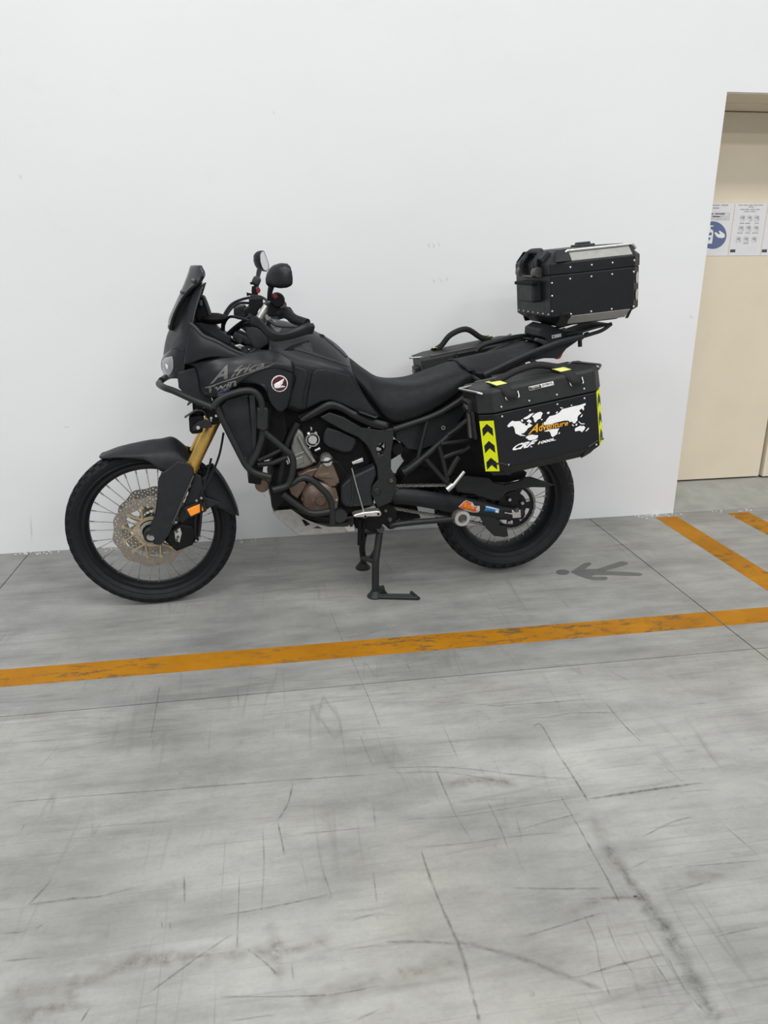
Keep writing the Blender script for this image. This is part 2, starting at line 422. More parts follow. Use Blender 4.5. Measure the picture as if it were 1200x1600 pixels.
# wall with the door opening, one solid with real jambs
wx = [(-8, 0), (XE, 0), (XE, ZT), (XE+1.7, ZT), (XE+1.7, 0), (8, 0), (8, 6.5), (-8, 6.5)]
struct(obj('wall_back', *prism_geo([(x, 0, z) for x, z in wx], REC+.12), 'white_wall', smooth=False))
def wedge(x0, x1, prof): 
    n = len(prof); return [Vector((x, y, z)) for x in (x0, x1) for y, z in prof], [tuple(range(n)), tuple(range(2*n-1, n-1, -1))]+[(i, (i+1) % n, n+(i+1) % n, n+i) for i in range(n)]
struct(obj('door_sill', *wedge(XE+.001, XE+1.699, [(.0, -.03), (.0, .004), (REC, ZSILL), (REC+.10, ZSILL), (REC+.10, -.03)]), 'sill_concrete', smooth=False, bev=.002))
XS = on_plane_y(1193, 702, REC).x
DH = ZT-ZSILL-.024
dr = struct(obj('door_1', *MB_().box((XE+.85, REC+.06, ZSILL+(ZT-ZSILL)/2), (1.69, .04, ZT-ZSILL-.003)).__dict__.values(), 'deep_black', smooth=False))
obj('door_leaf', *MB_().box(((XE+.004+XS)/2, REC+.018, ZSILL+.011+DH/2), (XS-XE-.012, .036, DH)).__dict__.values(), 'cream_paint', dr, smooth=False, bev=.003)
obj('door_leaf', *MB_().box(((XS+XE+1.69)/2+.006, REC+.010, ZSILL+.011+DH/2), (XE+1.69-XS-.016, .048, DH)).__dict__.values(), 'cream_paint', dr, smooth=False, bev=.003)
obj('door_lining', *MB_().box((XE+.85, .105, ZT-.003), (1.69, .20, .005)).__dict__.values(), 'cream_paint', dr, smooth=False, bev=.001)
obj('door_lining', *MB_().box((XE+.85, .29, ZT-.006), (1.69, .17, .011)).__dict__.values(), 'cream_paint', dr, smooth=False, bev=.002)
# painted floor lines and the walking-figure mark
def slab_decal(name, pts, mat, z=.0008, par=fl): return obj(name, *(lambda v: (v+[p-Vector((0, 0, z)) for p in v], [tuple(range(len(v))), tuple(range(2*len(v)-1, len(v)-1, -1))]+[(i, (i+1) % len(v), len(v)+(i+1) % len(v), len(v)+i) for i in range(len(v))]))([Vector((p[0], p[1], z)) for p in pts]), mat, par, smooth=False)
def strip(x0, x1, y0, y1, name='floor_line'): return slab_decal(name, [(x0, y0), (x1, y0), (x1, y1), (x0, y1)], 'yellow_paint')
for a, b in ((-7.5, XJ0-.004), (XJ0+.004, XJ-.004), (XJ+.004, XJ+2.94)): strip(a, b, -1.3263, -1.2036)
strip(2.1219, 2.2513, -1.2030, -.055)
X2 = ground(1171, 820.5).x; strip(X2, X2+.129, -1.2030, -.06)
fig = [ground(*p) for p in g('Q', (310, 262), (370, 222), (440, 180), (490, 172), (505, 188), (470, 215), (440, 238), (560, 235), (650, 205), (740, 175), (790, 162), (850, 175), (838, 195), (740, 222), (650, 247), (640, 256), (800, 262), (950, 270), (985, 285), (960, 300), (800, 297), (700, 293), (540, 290), (508, 298), (515, 308), (640, 308), (660, 322), (640, 338), (520, 340), (450, 322), (380, 298))]
pm = slab_decal('walking_figure_mark', fig, 'grey_paint'); pm['label'] = 'dark grey painted walking figure on the floor'
slab_decal('walking_figure_head', [ground(*g('Q', (235+64*math.cos(a), 265+25*math.sin(a)))[0]) for a in [i*2*PI/20 for i in range(20)]], 'grey_paint')
# tyre scuffs and scratches worn into the floor: thin ribbons with a soft worn edge
def scuffs(name, runs, mat, plane='floor', par=fl):
    V = []; F = []; A = []
    for k, wd, al, pts in runs:
        q = [(ground(*p) if plane == 'floor' else on_plane_y(p[0], p[1], 0)) for p in g(k, *pts)]
        c = catmull(q, 5); n0 = len(V); n = len(c)
        for i, p in enumerate(c):
            t = (c[min(i+1, n-1)]-c[max(i-1, 0)]).normalized()
            up = Vector((0, 0, 1)) if plane == 'floor' else Vector((0, -1, 0))
            s = t.cross(up).normalized()*wd/2*(.65+.7*random.random()); h = up*(.0006+.00015*random.random())
            V += [p-s+h, p+h, p+s+h]; e = min(1, i/2, (n-1-i)/2)
            A += [0, al*e*(.7+.5*random.random()), 0]
        for i in range(n-1):
            for j in (0, 1): a = n0+i*3+j; F.append((a, a+1, a+4, a+3))
    o = obj(name, V, F, mat, par); at = o.data.attributes.new('cover', 'FLOAT', 'POINT'); at.data.foreach_set('value', A); return stuff(o)
scuffs('floor_scuffs', [
 ('L', .050, .75, [(790, 385), (830, 440), (880, 500), (940, 610), (1000, 720), (1050, 800)]), ('L', .03, .5, [(690, 240), (740, 310), (800, 400)]),
 ('L', .010, .8, [(115, 255), (150, 360), (205, 490), (240, 570), (280, 720), (300, 800)]), ('L', .018, .55, [(210, 540), (320, 565), (440, 600), (580, 655), (690, 695)]),
 ('L', .010, .6, [(0, 545), (100, 543), (240, 550)]), ('L', .012, .7, [(640, 97), (780, 77), (1000, 45)]), ('L', .007, .7, [(550, 85), (600, 170), (650, 260), (700, 350), (740, 430)]),
 ('L', .007, .6, [(570, 0), (640, 105)]), ('L', .007, .7, [(430, 530), (560, 490), (690, 450)]), ('L', .007, .7, [(590, 660), (720, 620), (880, 580)]),
 ('L', .006, .7, [(1050, 170), (1170, 272)]), ('L', .007, .6, [(800, 220), (900, 170), (980, 150)]), ('L', .008, .6, [(390, 375), (560, 378), (690, 375)]),
 ('L', .006, .6, [(780, 500), (840, 600), (900, 690)]), ('L', .006, .6, [(880, 580), (940, 690), (1010, 770)]), ('L', .006, .6, [(930, 310), (1050, 300), (1195, 288)]),
 ('L', .007, .6, [(760, 320), (830, 285)]), ('L', .007, .6, [(890, 390), (1020, 355)]), ('L', .006, .6, [(1030, 530), (1110, 510), (1195, 495)]),
 ('L', .008, .5, [(610, 410), (760, 405), (810, 405)]), ('L', .006, .6, [(320, 100), (360, 180), (390, 260)]), ('L', .006, .5, [(410, 150), (430, 215)]),
 ('L', .006, .55, [(420, 195), (520, 165), (620, 140)]), ('L', .007, .5, [(60, 160), (240, 150), (460, 115), (640, 85)]), ('L', .006, .5, [(100, 250), (260, 235), (400, 215), (560, 200)]),
 ('L', .006, .5, [(620, 450), (660, 540), (680, 640), (710, 720)]), ('L', .006, .5, [(690, 470), (740, 590), (790, 650)]), ('L', .005, .5, [(160, 0), (215, 130), (280, 235)]),
 ('J', .007, .75, [(330, 447), (520, 435), (690, 422)]), ('J', .010, .6, [(520, 480), (600, 468), (740, 468)]), ('J', .007, .7, [(685, 428), (745, 500), (815, 570)]),
 ('J', .006, .6, [(860, 620), (940, 690)]), ('J', .008, .65, [(465, 515), (490, 505), (540, 590), (600, 680), (640, 750)]), ('J', .007, .65, [(0, 640), (160, 637), (280, 645), (400, 660), (580, 675)]),
 ('J', .006, .6, [(0, 657), (200, 655), (400, 690)]), ('J', .006, .6, [(160, 640), (190, 710), (220, 770)]), ('J', .010, .6, [(640, 738), (820, 710), (1000, 685)]),
 ('J', .006, .5, [(120, 435), (260, 438), (420, 455)]), ('J', .005, .5, [(730, 445), (770, 480)]), ('J', .007, .5, [(180, 500), (240, 630)]), ('J', .005, .5, [(165, 355), (215, 380)]),
 ('J', .005, .6, [(68, 310), (85, 340)]), ('J', .006, .5, [(700, 335), (780, 375)]), ('J', .006, .5, [(920, 445), (1040, 435)]), ('J', .007, .5, [(910, 718), (1040, 705)]),
 ('I', .005, .85, [(500, 540), (490, 600), (470, 720)]), ('I', .005, .7, [(1030, 300), (1060, 380), (1095, 450), (1160, 600), (1190, 680)]), ('I', .004, .7, [(742, 545), (746, 612)]),
 ('I', .005, .6, [(190, 720), (150, 770), (120, 800)]), ('I', .005, .6, [(200, 642), (280, 645), (370, 642)]), ('I', .005, .45, [(160, 755), (280, 730), (400, 695)]),
 ('I', .004, .6, [(1120, 685), (1150, 760), (1170, 800)]), ('I', .006, .6, [(430, 655), (500, 648), (590, 655)]), ('I', .012, .5, [(1060, 395), (1130, 385), (1200, 368)]),
 ('K', .009, .8, [(90, 427), (130, 385), (160, 350)]), ('K', .010, .65, [(80, 430), (200, 412), (320, 400), (430, 370)]), ('K', .007, .85, [(916, 45), (900, 110), (865, 170)]),
 ('K', .006, .8, [(868, 170), (880, 225), (890, 275)]), ('K', .008, .65, [(0, 110), (240, 90), (500, 70), (880, 40), (1200, 18)]), ('K', .006, .5, [(120, 205), (350, 180), (560, 165)]),
 ('K', .005, .6, [(748, 330), (745, 450), (740, 580)]), ('K', .008, .7, [(690, 462), (850, 435), (1030, 395)]), ('K', .007, .7, [(450, 715), (600, 605), (730, 515)]),
 ('K', .008, .7, [(770, 565), (830, 610), (870, 650)]), ('K', .006, .8, [(575, 330), (578, 430)]), ('K', .005, .6, [(680, 716), (900, 714), (1040, 708), (1190, 680)]),
 ('K', .005, .8, [(505, 478), (507, 503)]), ('K', .005, .8, [(530, 480), (533, 507)]), ('K', .006, .7, [(910, 610), (918, 665)]), ('K', .012, .7, [(110, 505), (138, 485)]),
 ('K', .007, .6, [(0, 520), (80, 512)]), ('K', .007, .6, [(0, 605), (140, 592)]), ('K', .006, .7, [(250, 800), (280, 750)]), ('K', .006, .6, [(65, 200), (78, 175)]),
 ('K', .006, .6, [(1005, 310), (1040, 410)]), ('K', .006, .6, [(1165, 320), (1180, 430)]), ('K', .006, .6, [(1090, 480), (1190, 450)]), ('K', .006, .6, [(1060, 575), (1190, 550)]),
 ('K', .006, .6, [(940, 205), (1060, 195), (1170, 185)]), ('K', .006, .6, [(1166, 110), (1175, 200)]), ('K', .006, .5, [(820, 180), (825, 300), (815, 470)]),
 ('K', .006, .5, [(410, 755), (500, 735)]), ('K', .007, .6, [(700, 795), (860, 770)]), ('K', .006, .5, [(1090, 800), (1195, 750)]),
], 'scuff_dark')
scuffs('floor_stains', [
 ('K', .05, .45, [(0, 700), (180, 685), (300, 660), (420, 610), (600, 590), (700, 580), (900, 570), (1040, 530)]), ('K', .03, .5, [(60, 800), (100, 770), (150, 755), (290, 740)]),
 ('L', .06, .4, [(0, 690), (140, 625), (260, 590)]), ('L', .03, .4, [(560, 470), (660, 420), (790, 395)]), ('K', .05, .35, [(940, 740), (1060, 700), (1200, 650)]),
 ('J', .05, .35, [(180, 690), (300, 680), (420, 690)]), ('L', .05, .35, [(180, 60), (300, 40), (420, 45)]), ('K', .04, .4, [(840, 480), (860, 560), (880, 680)]),
 ('L', .05, .4, [(640, 140), (700, 250), (760, 340), (830, 430)]), ('L', .03, .4, [(0, 750), (40, 740)]), ('I', .03, .35, [(750, 710), (760, 730)]),
 ('K', .04, .35, [(250, 610), (420, 610), (560, 590)]), ('L', .04, .35, [(940, 330), (1000, 345), (1060, 330)]), ('K', .05, .35, [(0, 770), (140, 755), (280, 690)]),
], 'scuff_warm')
wb = bpy.data.objects['wall_back']
scuffs('wall_smudges', [
 ('0', .012, .5, [(668, 380), (672, 388)]), ('0', .012, .5, [(676, 378), (679, 388)]), ('0', .012, .5, [(684, 378), (688, 386)]), ('0', .012, .4, [(676, 436), (680, 443)]), ('0', .012, .4, [(686, 434), (692, 442)]), ('0', .012, .4, [(697, 432), (700, 440)]),
 ('0', .01, .6, [(100, 669), (108, 666)]), ('0', .012, .6, [(426, 172), (429, 180)]), ('0', .02, .4, [(30, 272), (34, 282)]), ('0', .014, .6, [(1077, 494), (1084, 497)]), ('0', .014, .4, [(48, 800), (50, 850)]), ('0', .012, .5, [(410, 770), (416, 778)]), ('0', .012, .5, [(360, 768), (364, 764)]),
], 'wall_smudge', 'wall', wb)
m = MB_()
for (a, b, cnt) in ((990, 1062, 34), (1110, 1180, 14), (20, 100, 18), (150, 215, 16), (375, 400, 10)):
    for _ in range(cnt):
        px = random.uniform(a, b); X = on_plane_y(px, 862-px*.059, 0).x
        s = random.uniform(.002, .008)
        m.box((X, -abs(random.gauss(0, .03))-.004, s*.3), (s*random.uniform(.8, 2), s, s*.6), Matrix.Rotation(random.random()*3, 3, 'Z'))
o = stuff(m.make('plaster_crumbs', 'debris', None, smooth=False)); tag(o, 'small crumbs of white plaster along the foot of the wall', 'debris')

# posters on the recessed door
YP = REC-.0025
def poster(k, label):
    top = on_plane_y(*g('R', (640, 190))[0], YP)
    x0 = top.x+.204*k+.003; z1 = top.z; ctr = Vector((x0+.099, REC-.0005, z1-.280))
    e = empty('poster', Matrix.Translation(ctr), label, 'poster')
    obj('sheet', *MB_().box((0, -.001, .140), (.198, .001, .280)).__dict__.values(), 'paper', e, smooth=False)
    obj('sleeve', *MB_().box((0, -.0030, .140), (.201, .0004, .285)).__dict__.values(), 'clear_sleeve', e, smooth=False)
    def ink(name, pts, mat, dy=0):
        v = []
        for p in g('R', *pts):
            h = on_plane_y(p[0], p[1], YP); v.append(Vector((h.x-ctr.x, -.0017-dy, h.z-ctr.z)))
        obj(name, *prism_geo(v, .0003), mat, e, smooth=False)
    def bar(x0, y0, x1, y1, mat='print_grey', words=1):
        tot = x1-x0; x = x0
        for i in range(words):
            wd = tot/words*(.82 if words > 1 else 1); ink('print_line', [(x, y0), (x+wd, y0), (x+wd, y1), (x, y1)], mat); x += tot/words
    return e, ink, bar
e, ink, bar = poster(-1, 'white hand sanitising notice with a blue round symbol on cream door')
bar(110, 216, 550, 234, words=3); bar(130, 265, 395, 284, words=2)
ink('print_panel', [(100, 345), (560, 345), (545, 485), (85, 485)], 'print_pale')
for a in ((110, 365, 495, 381), (100, 410, 415, 428)): bar(*a, words=2)
ink('blue_disc', [(255+238*math.cos(i*PI/20), 735+236*math.sin(i*PI/20)) for i in range(40)], 'print_blue')
ink('hand_symbol', [(285, 690), (320, 685), (345, 712), (370, 722), (385, 712), (360, 672), (375, 658), (425, 690), (462, 722), (462, 765), (430, 786), (345, 776), (312, 745)], 'vinyl_white', .0004)
ink('bottle_symbol', [(120, 575), (200, 565), (268, 572), (272, 588), (225, 590), (222, 630), (262, 655), (268, 690), (245, 880), (70, 880), (90, 690), (110, 650), (140, 630), (145, 590)], 'vinyl_white', .0004)
ink('bottle_print', [(195, 695), (245, 690), (240, 735), (192, 740)], 'print_blue', .0007); ink('bottle_print', [(180, 770), (230, 785), (190, 830)], 'print_blue', .0007)
e, ink, bar = poster(0, 'white notice with nine small hand washing pictures on cream door')
bar(700, 216, 1130, 232, words=5); bar(862, 248, 960, 262); bar(728, 290, 1075, 307, words=4); bar(795, 326, 1005, 341, words=2)
for ri, (yy, xx) in enumerate(((448, (768, 890, 1012)), (622, (745, 870, 1000)), (812, (700, 828, 965)))):
    for ci, cx in enumerate(xx):
        ink('picture', [(cx+48*(1 if abs(math.cos(a)) < 1e-9 else math.copysign(abs(math.cos(a))**.5, math.cos(a))), yy+52*math.copysign(abs(math.sin(a))**.5, math.sin(a))) for a in [i*PI/10+.01 for i in range(20)]], 'print_pale')
        ink('picture_hands', [(cx-38, yy-6), (cx-8, yy-20), (cx+12, yy-34), (cx+34, yy-26), (cx+18, yy-4), (cx+6, yy+24), (cx-10, yy+30), (cx-6, yy+2)], 'print_grey', .0003)
        ink('picture_light', [(cx-30, yy+12), (cx-6, yy+6), (cx+2, yy+34), (cx-22, yy+38)], 'vinyl_white', .0004)
for (a, b, c) in ((715, 910, 525), (975, 1050, 525), (680, 775, 690), (815, 900, 690), (930, 1040, 690), (780, 875, 868)): bar(a, c, b, c+17, words=2)
ink('logo_block', [(560, 978), (645, 978), (640, 1030), (552, 1030)], 'deep_black')
e, ink, bar = poster(1, 'white sheet in a clear sleeve beside the hand washing notice')
ink('logo_block', [(1100, 978), (1185, 978), (1180, 1030), (1092, 1030)], 'deep_black'); bar(1240, 216, 1660, 232, words=5); bar(1230, 290, 1600, 307, words=4)

# ------------------------------------------------------------------ the motorcycle
bike = empty('motorcycle', MB, 'black adventure motorcycle with gold fork propped on its centre stand', 'motorcycle')
FA = Vector((0, 0, .3475)); RA = Vector((1.575, 0, .349))

def make_wheel(name, c, R, tw, bead, lip, inn, rw, nblk, rows, hub_r, flange_y):
    e = rw/2
    rim = lathe(name, [(lip, -e), (lip, -e+.006), (bead, -e+.012), (bead-.004, 0), (bead, e-.012), (lip, e-.006), (lip, e), (bead+.002, e+.001), (inn+.004, e-.012), (inn, e*.35), (inn, -e*.35), (inn+.004, -e+.012), (bead+.002, -e-.001)], c, 'rim_black', bike, n=72, closed=True)
    h = tw/2; t = R-.009
    prof = [(bead+.004, -e+.008), (lip+.004, -e+.002), (lip+.018, -h*.90), ((lip+R)/2+.004, -h), (R-.034, -h*.93), (R-.020, -h*.80), (t-.003, -h*.48), (t, 0), (t-.003, h*.48), (R-.020, h*.80), (R-.034, h*.93), ((lip+R)/2+.004, h), (lip+.018, h*.90), (lip+.004, e-.002), (bead+.004, e-.008)]
    lathe('tyre', prof, (0, 0, 0), 'rubber', rim, n=96, closed=True).location = c
    lathe('sidewall_ring', [(lip+.010, -h*.88-.001), (lip+.014, -h*.9-.0025), (lip+.018, -h*.9-.001)], (0, 0, 0), 'rubber', rim, n=72, closed=True).location = c
    # tread blocks
    m = MB_()
    for k in range(nblk):
        for (y0, y1, r0, r1, ph, fr) in rows:
            a0 = 2*PI*(k+ph)/nblk; a1 = a0+2*PI/nblk*fr; v = []
            for a, sk in ((a0, 0), (a1, 0)):
                for y, rr in ((y0, r0), (y1, r1)):
                    for dr in (-.014, 0):
                        r_ = R+rr+dr; aa = a+(.15*2*PI/nblk*(y/h)); v.append((r_*math.cos(aa), y, r_*math.sin(aa)))
            m.add(v, [(0, 1, 3, 2), (4, 6, 7, 5), (0, 4, 5, 1), (2, 3, 7, 6), (1, 5, 7, 3), (0, 2, 6, 4)])
    o = stuff(m.make('tread_blocks', 'rubber', rim, smooth=False)); o.location = c
    # hub and spokes
    fy = flange_y
    o = lathe('hub', [(.011, -fy-.03), (hub_r*.55, -fy-.028), (hub_r*.6, -fy-.008), (hub_r, -fy-.006), (hub_r, -fy+.004), (hub_r*.6, -fy+.012), (hub_r*.5, 0), (hub_r*.6, fy-.012), (hub_r, fy-.004), (hub_r, fy+.006), (hub_r*.6, fy+.008), (hub_r*.55, fy+.028), (.011, fy+.03)], (0, 0, 0), 'rim_black', rim, n=36); o.location = c
    me = None
    for k in range(36):
        a = 2*PI*k/36; side = -1 if k % 2 else 1; tw_ = (.42 if (k//2) % 2 else -.42)
        p0 = Vector((hub_r*.93*math.cos(a+tw_), fy*side, hub_r*.93*math.sin(a+tw_))); p1 = Vector(((inn+.002)*math.cos(a), side*e*.2, (inn+.002)*math.sin(a)))
        s = MB_(); s.tube([p0, p1], .0017, n=6); s.tube([p1, p1-(p1-p0).normalized()*.022], .0033, n=6)
        o = s.make('spoke', 'steel', rim); o.location = c
    for o in rim.children: pass
    rim.data.transform(Matrix.Translation(-Vector(c))); rim.location = c
    for o in rim.children: o.location = (0, 0, 0)
    return rim
fw = make_wheel('front_wheel', FA, .3475, .092, .2667, .280, .2545, .060, 50,
    [(-.010, .010, -.0005, -.0005, 0, .54), (-.029, -.013, -.005, -.0008, .5, .52), (.013, .029, -.0008, -.005, .5, .52), (-.043, -.032, -.024, -.007, 0, .52), (.032, .043, -.007, -.024, 0, .52)], .050, .030)
rw = make_wheel('rear_wheel', RA, .3335, .150, .2286, .243, .2165, .104, 40,
    [(-.018, .018, 0, 0, 0, .56), (-.047, -.022, -.006, -.0006, .5, .52), (.022, .047, -.0006, -.006, .5, .52), (-.071, -.051, -.027, -.008, 0, .52), (.051, .071, -.008, -.027, 0, .52)], .065, .036)
for o in (fw, rw): o.data.update()
fw['label'] = 'wire spoked wheel with a narrow knobbly tyre'; rw['label'] = 'wire spoked wheel with a wide knobbly tyre'
def wave_disc(name, par, y, r0, r1, na, waves, th, mat):
    nr = 8; V = []; F = []
    for i in range(na):
        a = 2*PI*i/na
        for j in range(nr+1):
            t = j/nr; r = r0+(r1-r0)*t + (.0045*math.sin(waves*a)*t**2) + (-.003*math.sin(waves*a)*(1-t)**2); V.append((r*math.cos(a), y, r*math.sin(a)))
    for i in range(na):
        k = (i+1) % na
        for j in range(nr):
            if (j in (1, 3, 5) or j == 6) and ((i*1 + {1: 0, 3: 2, 5: 4, 6: 1}[j]) % 4 == 0) and j != 6: continue
            if j == 6 and i % 4 == 2: continue
            F.append((i*(nr+1)+j, k*(nr+1)+j, k*(nr+1)+j+1, i*(nr+1)+j+1))
    return obj(name, V, F, mat, par, smooth=False, sol=th, soff=0)
for s in (-1, 1):
    wave_disc('brake_disc', fw, s*.071, .112, .152, 144, 10, .0045, 'disc_steel')
    # gold spider: ring plus arms
    m = MB_(); m.lathe([(.052, s*.066), (.052, s*.070), (.066, s*.070), (.066, s*.066)], (0, 0, 0), n=40, closed=True)
    for k in range(6):
        a = 2*PI*k/6
        for da in (-.28, .28):
            m.tube([(.06*math.cos(a), s*.068, .06*math.sin(a)), (.110*math.cos(a+da), s*.070, .110*math.sin(a+da))], .0048, n=6)
        for da in (-.28, .28): m.lathe([(.001, s*.070-.005), (.008, s*.070-.005), (.008, s*.070+.005), (.001, s*.070+.005)], (.112*math.cos(a+da), 0, .112*math.sin(a+da)), n=10)
    m.make('disc_carrier', 'carrier_gold', fw)
m = MB_(); m.lathe([(.001, .082), (.014, .082), (.014, -.082), (.001, -.082)], (0, 0, 0), n=20); m.make('axle', 'steel', fw)
lathe('speed_ring', [(.036, -.072), (.036, -.076), (.048, -.076), (.048, -.072)], (0, 0, 0), 'steel', fw, n=40, closed=True)

# fork: gold upper tubes, black lower legs, yokes
def fork_pt(s, t): # t measured along the leg from axle height
    d = Vector((math.cos(math.radians(60.8)), 0, math.sin(math.radians(60.8)))); return Vector((.036, s*.103, .3475))+d*t
fork = tube('fork', [fork_pt(-1, .30), fork_pt(-1, .545)], .026, 'gold', bike, n=20); fork['label'] = 'gold anodised fork tubes'
tube('fork_tube', [fork_pt(1, .30), fork_pt(1, .56)], .026, 'gold', fork, n=20)
for s in (-1, 1):
    tube('fork_collar', [fork_pt(s, .30), fork_pt(s, .325)], .0285, 'gold', fork, n=20)
    tube('fork_upper', [fork_pt(s, .54), fork_pt(s, .84)], .027, 'matte_black', fork, n=20)
    tube('fork_lower', [fork_pt(s, -.01), fork_pt(s, .30)], [.026, .022], 'deep_black', fork, n=16)
    m = MB_(); m.lathe([(.001, s*.075), (.026, s*.075), (.028, s*.095), (.026, s*.128), (.001, s*.128)], FA, n=20); m.make('axle_clamp', 'matte_black', fork)
    lathe('axle_nut', [(.006, s*.126), (.012, s*.126), (.013, s*.136), (.006, s*.136)], FA, 'steel', fork, n=16)
for t in (.60, .82):
    m = MB_(); a = fork_pt(-1, t); b = fork_pt(1, t)
    m.box((a+b)/2+Vector((.02, 0, 0)), (.085, .262, .035), Matrix.Rotation(math.radians(-29), 3, 'Y')); m.make('yoke', 'matte_black', fork, smooth=False, bev=.008)
# fork guard (both sides) traced on the near one
gd = plate('fork_guard', '1', -.142, .012, [(648, 296), (700, 262), (742, 226), (800, 240), (834, 268), (838, 312), (800, 405), (755, 510), (718, 600), (690, 662), (640, 722), (600, 716), (572, 670), (580, 600), (612, 545), (624, 430), (628, 330)], 'matte_black', bike, bev=.005)
twin(gd, bike)
gs = patch('guard_side', [L3('1', 0, (650, 292, -.142), (628, 430, -.142), (612, 545, -.142), (580, 610, -.142)), L3('1', 0, (655, 300, -.10), (640, 430, -.10), (625, 540, -.10), (600, 600, -.10))], 'matte_black', gd, n=4)
tube('guard_rod', L3('1', -.15, (835, 312), (765, 470), (712, 592)), .004, 'dark_steel', gd)
lathe('guard_bolt', [(.001, -.152), (.011, -.152), (.012, -.142), (.001, -.142)], P(*g('1', (588, 678))[0], -.15)*1-Vector((0, P(*g('1', (588, 678))[0], -.15).y, 0)), 'steel', gd, n=16)
# front mudguard
fd = patch('front_mudguard', [
    L3('1', 0, (282, 196), (390, 146), (545, 108), (640, 95), (715, 86), (800, 150)),
    L3('1', -.050, (280, 201, -.03), (390, 172), (550, 146), (650, 138), (728, 142), (812, 200)),
    L3('1', -.085, (284, 206, -.045), (400, 197, -.075), (545, 190), (650, 190), (745, 200), (815, 240)),
    L3('1', -.098, (290, 213, -.05), (410, 209, -.078), (535, 218, -.09), (600, 250), (660, 292), (790, 270))], 'matte_black', bike, sym=True, sol=.004)
fd['label'] = 'black high beak mudguard over the narrow tyre'
sg = patch('splash_guard', [
    L3('1', 0, (955, 262), (1010, 330), (1060, 420), (1092, 500), (1101, 545)),
    L3('1', -.05, (945, 275), (1000, 350), (1046, 430), (1080, 505), (1090, 542)),
    L3('1', -.075, (915, 300), (960, 400), (1000, 470), (1040, 520), (1080, 540)),
    L3('1', -.088, (880, 330), (905, 440), (935, 485), (1000, 500), (1060, 535))], 'matte_black', bike, sym=True, sol=.004)
# caliper, reflector, hose
cal = plate('brake_caliper', '1', -.135, .06, [(690, 640), (760, 600), (830, 610), (850, 650), (830, 720), (770, 742), (720, 750), (680, 690)], 'deep_black', bike, bev=.006)
plate('caliper_window', '1', -.1365, .003, [(722, 640), (755, 618), (765, 650), (752, 705), (728, 690)], 'alu', cal, bev=.001)
for q in ((735, 640), (742, 672), (735, 690)): lathe('caliper_bolt', [(.001, -.141), (.006, -.141), (.006, -.136), (.001, -.136)], Vector((P(*g('1', q)[0], -.14).x, 0, P(*g('1', q)[0], -.14).z)), 'dark_steel', cal, n=12)
plate('caliper_bracket', '1', -.120, .02, [(660, 690), (760, 590), (880, 500), (900, 470), (870, 620), (855, 690), (800, 730), (735, 755)], 'deep_black', cal, bev=.003)
plate('mudguard_stay', '1', -.118, .02, [(840, 300), (880, 320), (905, 440), (1000, 470), (930, 500), (870, 540), (760, 590), (740, 560), (800, 430)], 'matte_black', bike, bev=.003)
tw_ = twin(cal, bike)
rf = plate('side_reflector', '1', -.150, .012, [(795, 512), (878, 476), (893, 518), (818, 552)], 'orange', bike, bev=.003); rf['label'] = 'orange side reflector'
plate('reflector_bracket', '1', -.140, .01, [(780, 500), (860, 470), (900, 470), (910, 520), (820, 560), (790, 540)], 'matte_black', rf, bev=.001); twin(rf, bike)
tube('brake_hose', L3('1', 0, (1010, 60, -.12), (985, 190, -.13), (935, 320, -.135), (880, 430, -.145), (878, 560, -.15), (862, 680, -.15), (840, 700, -.14)), .0045, 'rubber', bike, cat=6)
tube('brake_hose', L3('1', 0, (938, 210, -.10), (900, 360, -.13), (860, 480, -.14), (845, 590, -.145), (848, 680, -.14)), .0045, 'rubber', bike, cat=6)
for q in ((732, 582), (852, 455), (880, 440), (850, 690), (870, 672)): lathe('fork_fitting', [(.001, -.158), (.005, -.158), (.0055, -.150), (.001, -.150)], Vector((P(*g('1', q)[0], -.15).x, 0, P(*g('1', q)[0], -.15).z)), 'steel', bike, n=10)
# ---- front cowl, headlight, screen
cowl = patch('front_cowl', [
    L3('B', 0, (350, 480, 0), (280, 655, 0), (218, 790, 0), (186, 900, 0), (172, 985, 0), (166, 1045, 0)),
    L3('B', 0, (405, 425, -.07), (345, 640, -.09), (290, 800, -.095), (258, 900, -.095), (240, 965, -.09), (215, 1015, -.08)),
    L3('B', 0, (480, 350, -.115), (425, 600, -.145), (385, 760, -.155), (345, 880, -.15), (320, 935, -.145), (290, 965, -.13)),
    L3('B', 0, (590, 290, -.145), (505, 560, -.168), (478, 695, -.178), (430, 860, -.182), (405, 960, -.180), (385, 1005, -.172))], 'paint_black', bike, sym=True, sol=.004)
wing = patch('upper_side_fairing', [
    L3('B', 0, (440, 690, -.180), (505, 745, -.192), (590, 825, -.205), (720, 885, -.212), (880, 970, -.214), (1040, 1038, -.212)),
    L3('B', 0, (432, 820, -.186), (500, 860, -.20), (590, 910, -.212), (720, 945, -.218), (880, 1005, -.219), (1040, 1048, -.216)),
    L3('B', 0, (395, 985, -.180), (470, 985, -.20), (580, 985, -.214), (720, 1000, -.220), (880, 1035, -.221), (1040, 1058, -.218)),
    L3('B', 0, (385, 1130, -.172), (440, 1125, -.19), (580, 1072, -.21), (720, 1050, -.219), (880, 1058, -.220), (1040, 1068, -.218))], 'paint_black', bike, sol=.004)
lip = tube('fairing_lip', L3('B', 0, (445, 700, -.180), (500, 745, -.190), (585, 832, -.203), (720, 890, -.211), (880, 975, -.213), (1040, 1042, -.212)), .007, 'graphite', wing, cat=5)
twin(wing, bike)
plate('cockpit_floor', 'B', -.13, .26, [(480, 700), (620, 800), (760, 890), (1000, 1030), (900, 1060), (600, 1000), (430, 900)], 'deep_black', bike, bev=0)
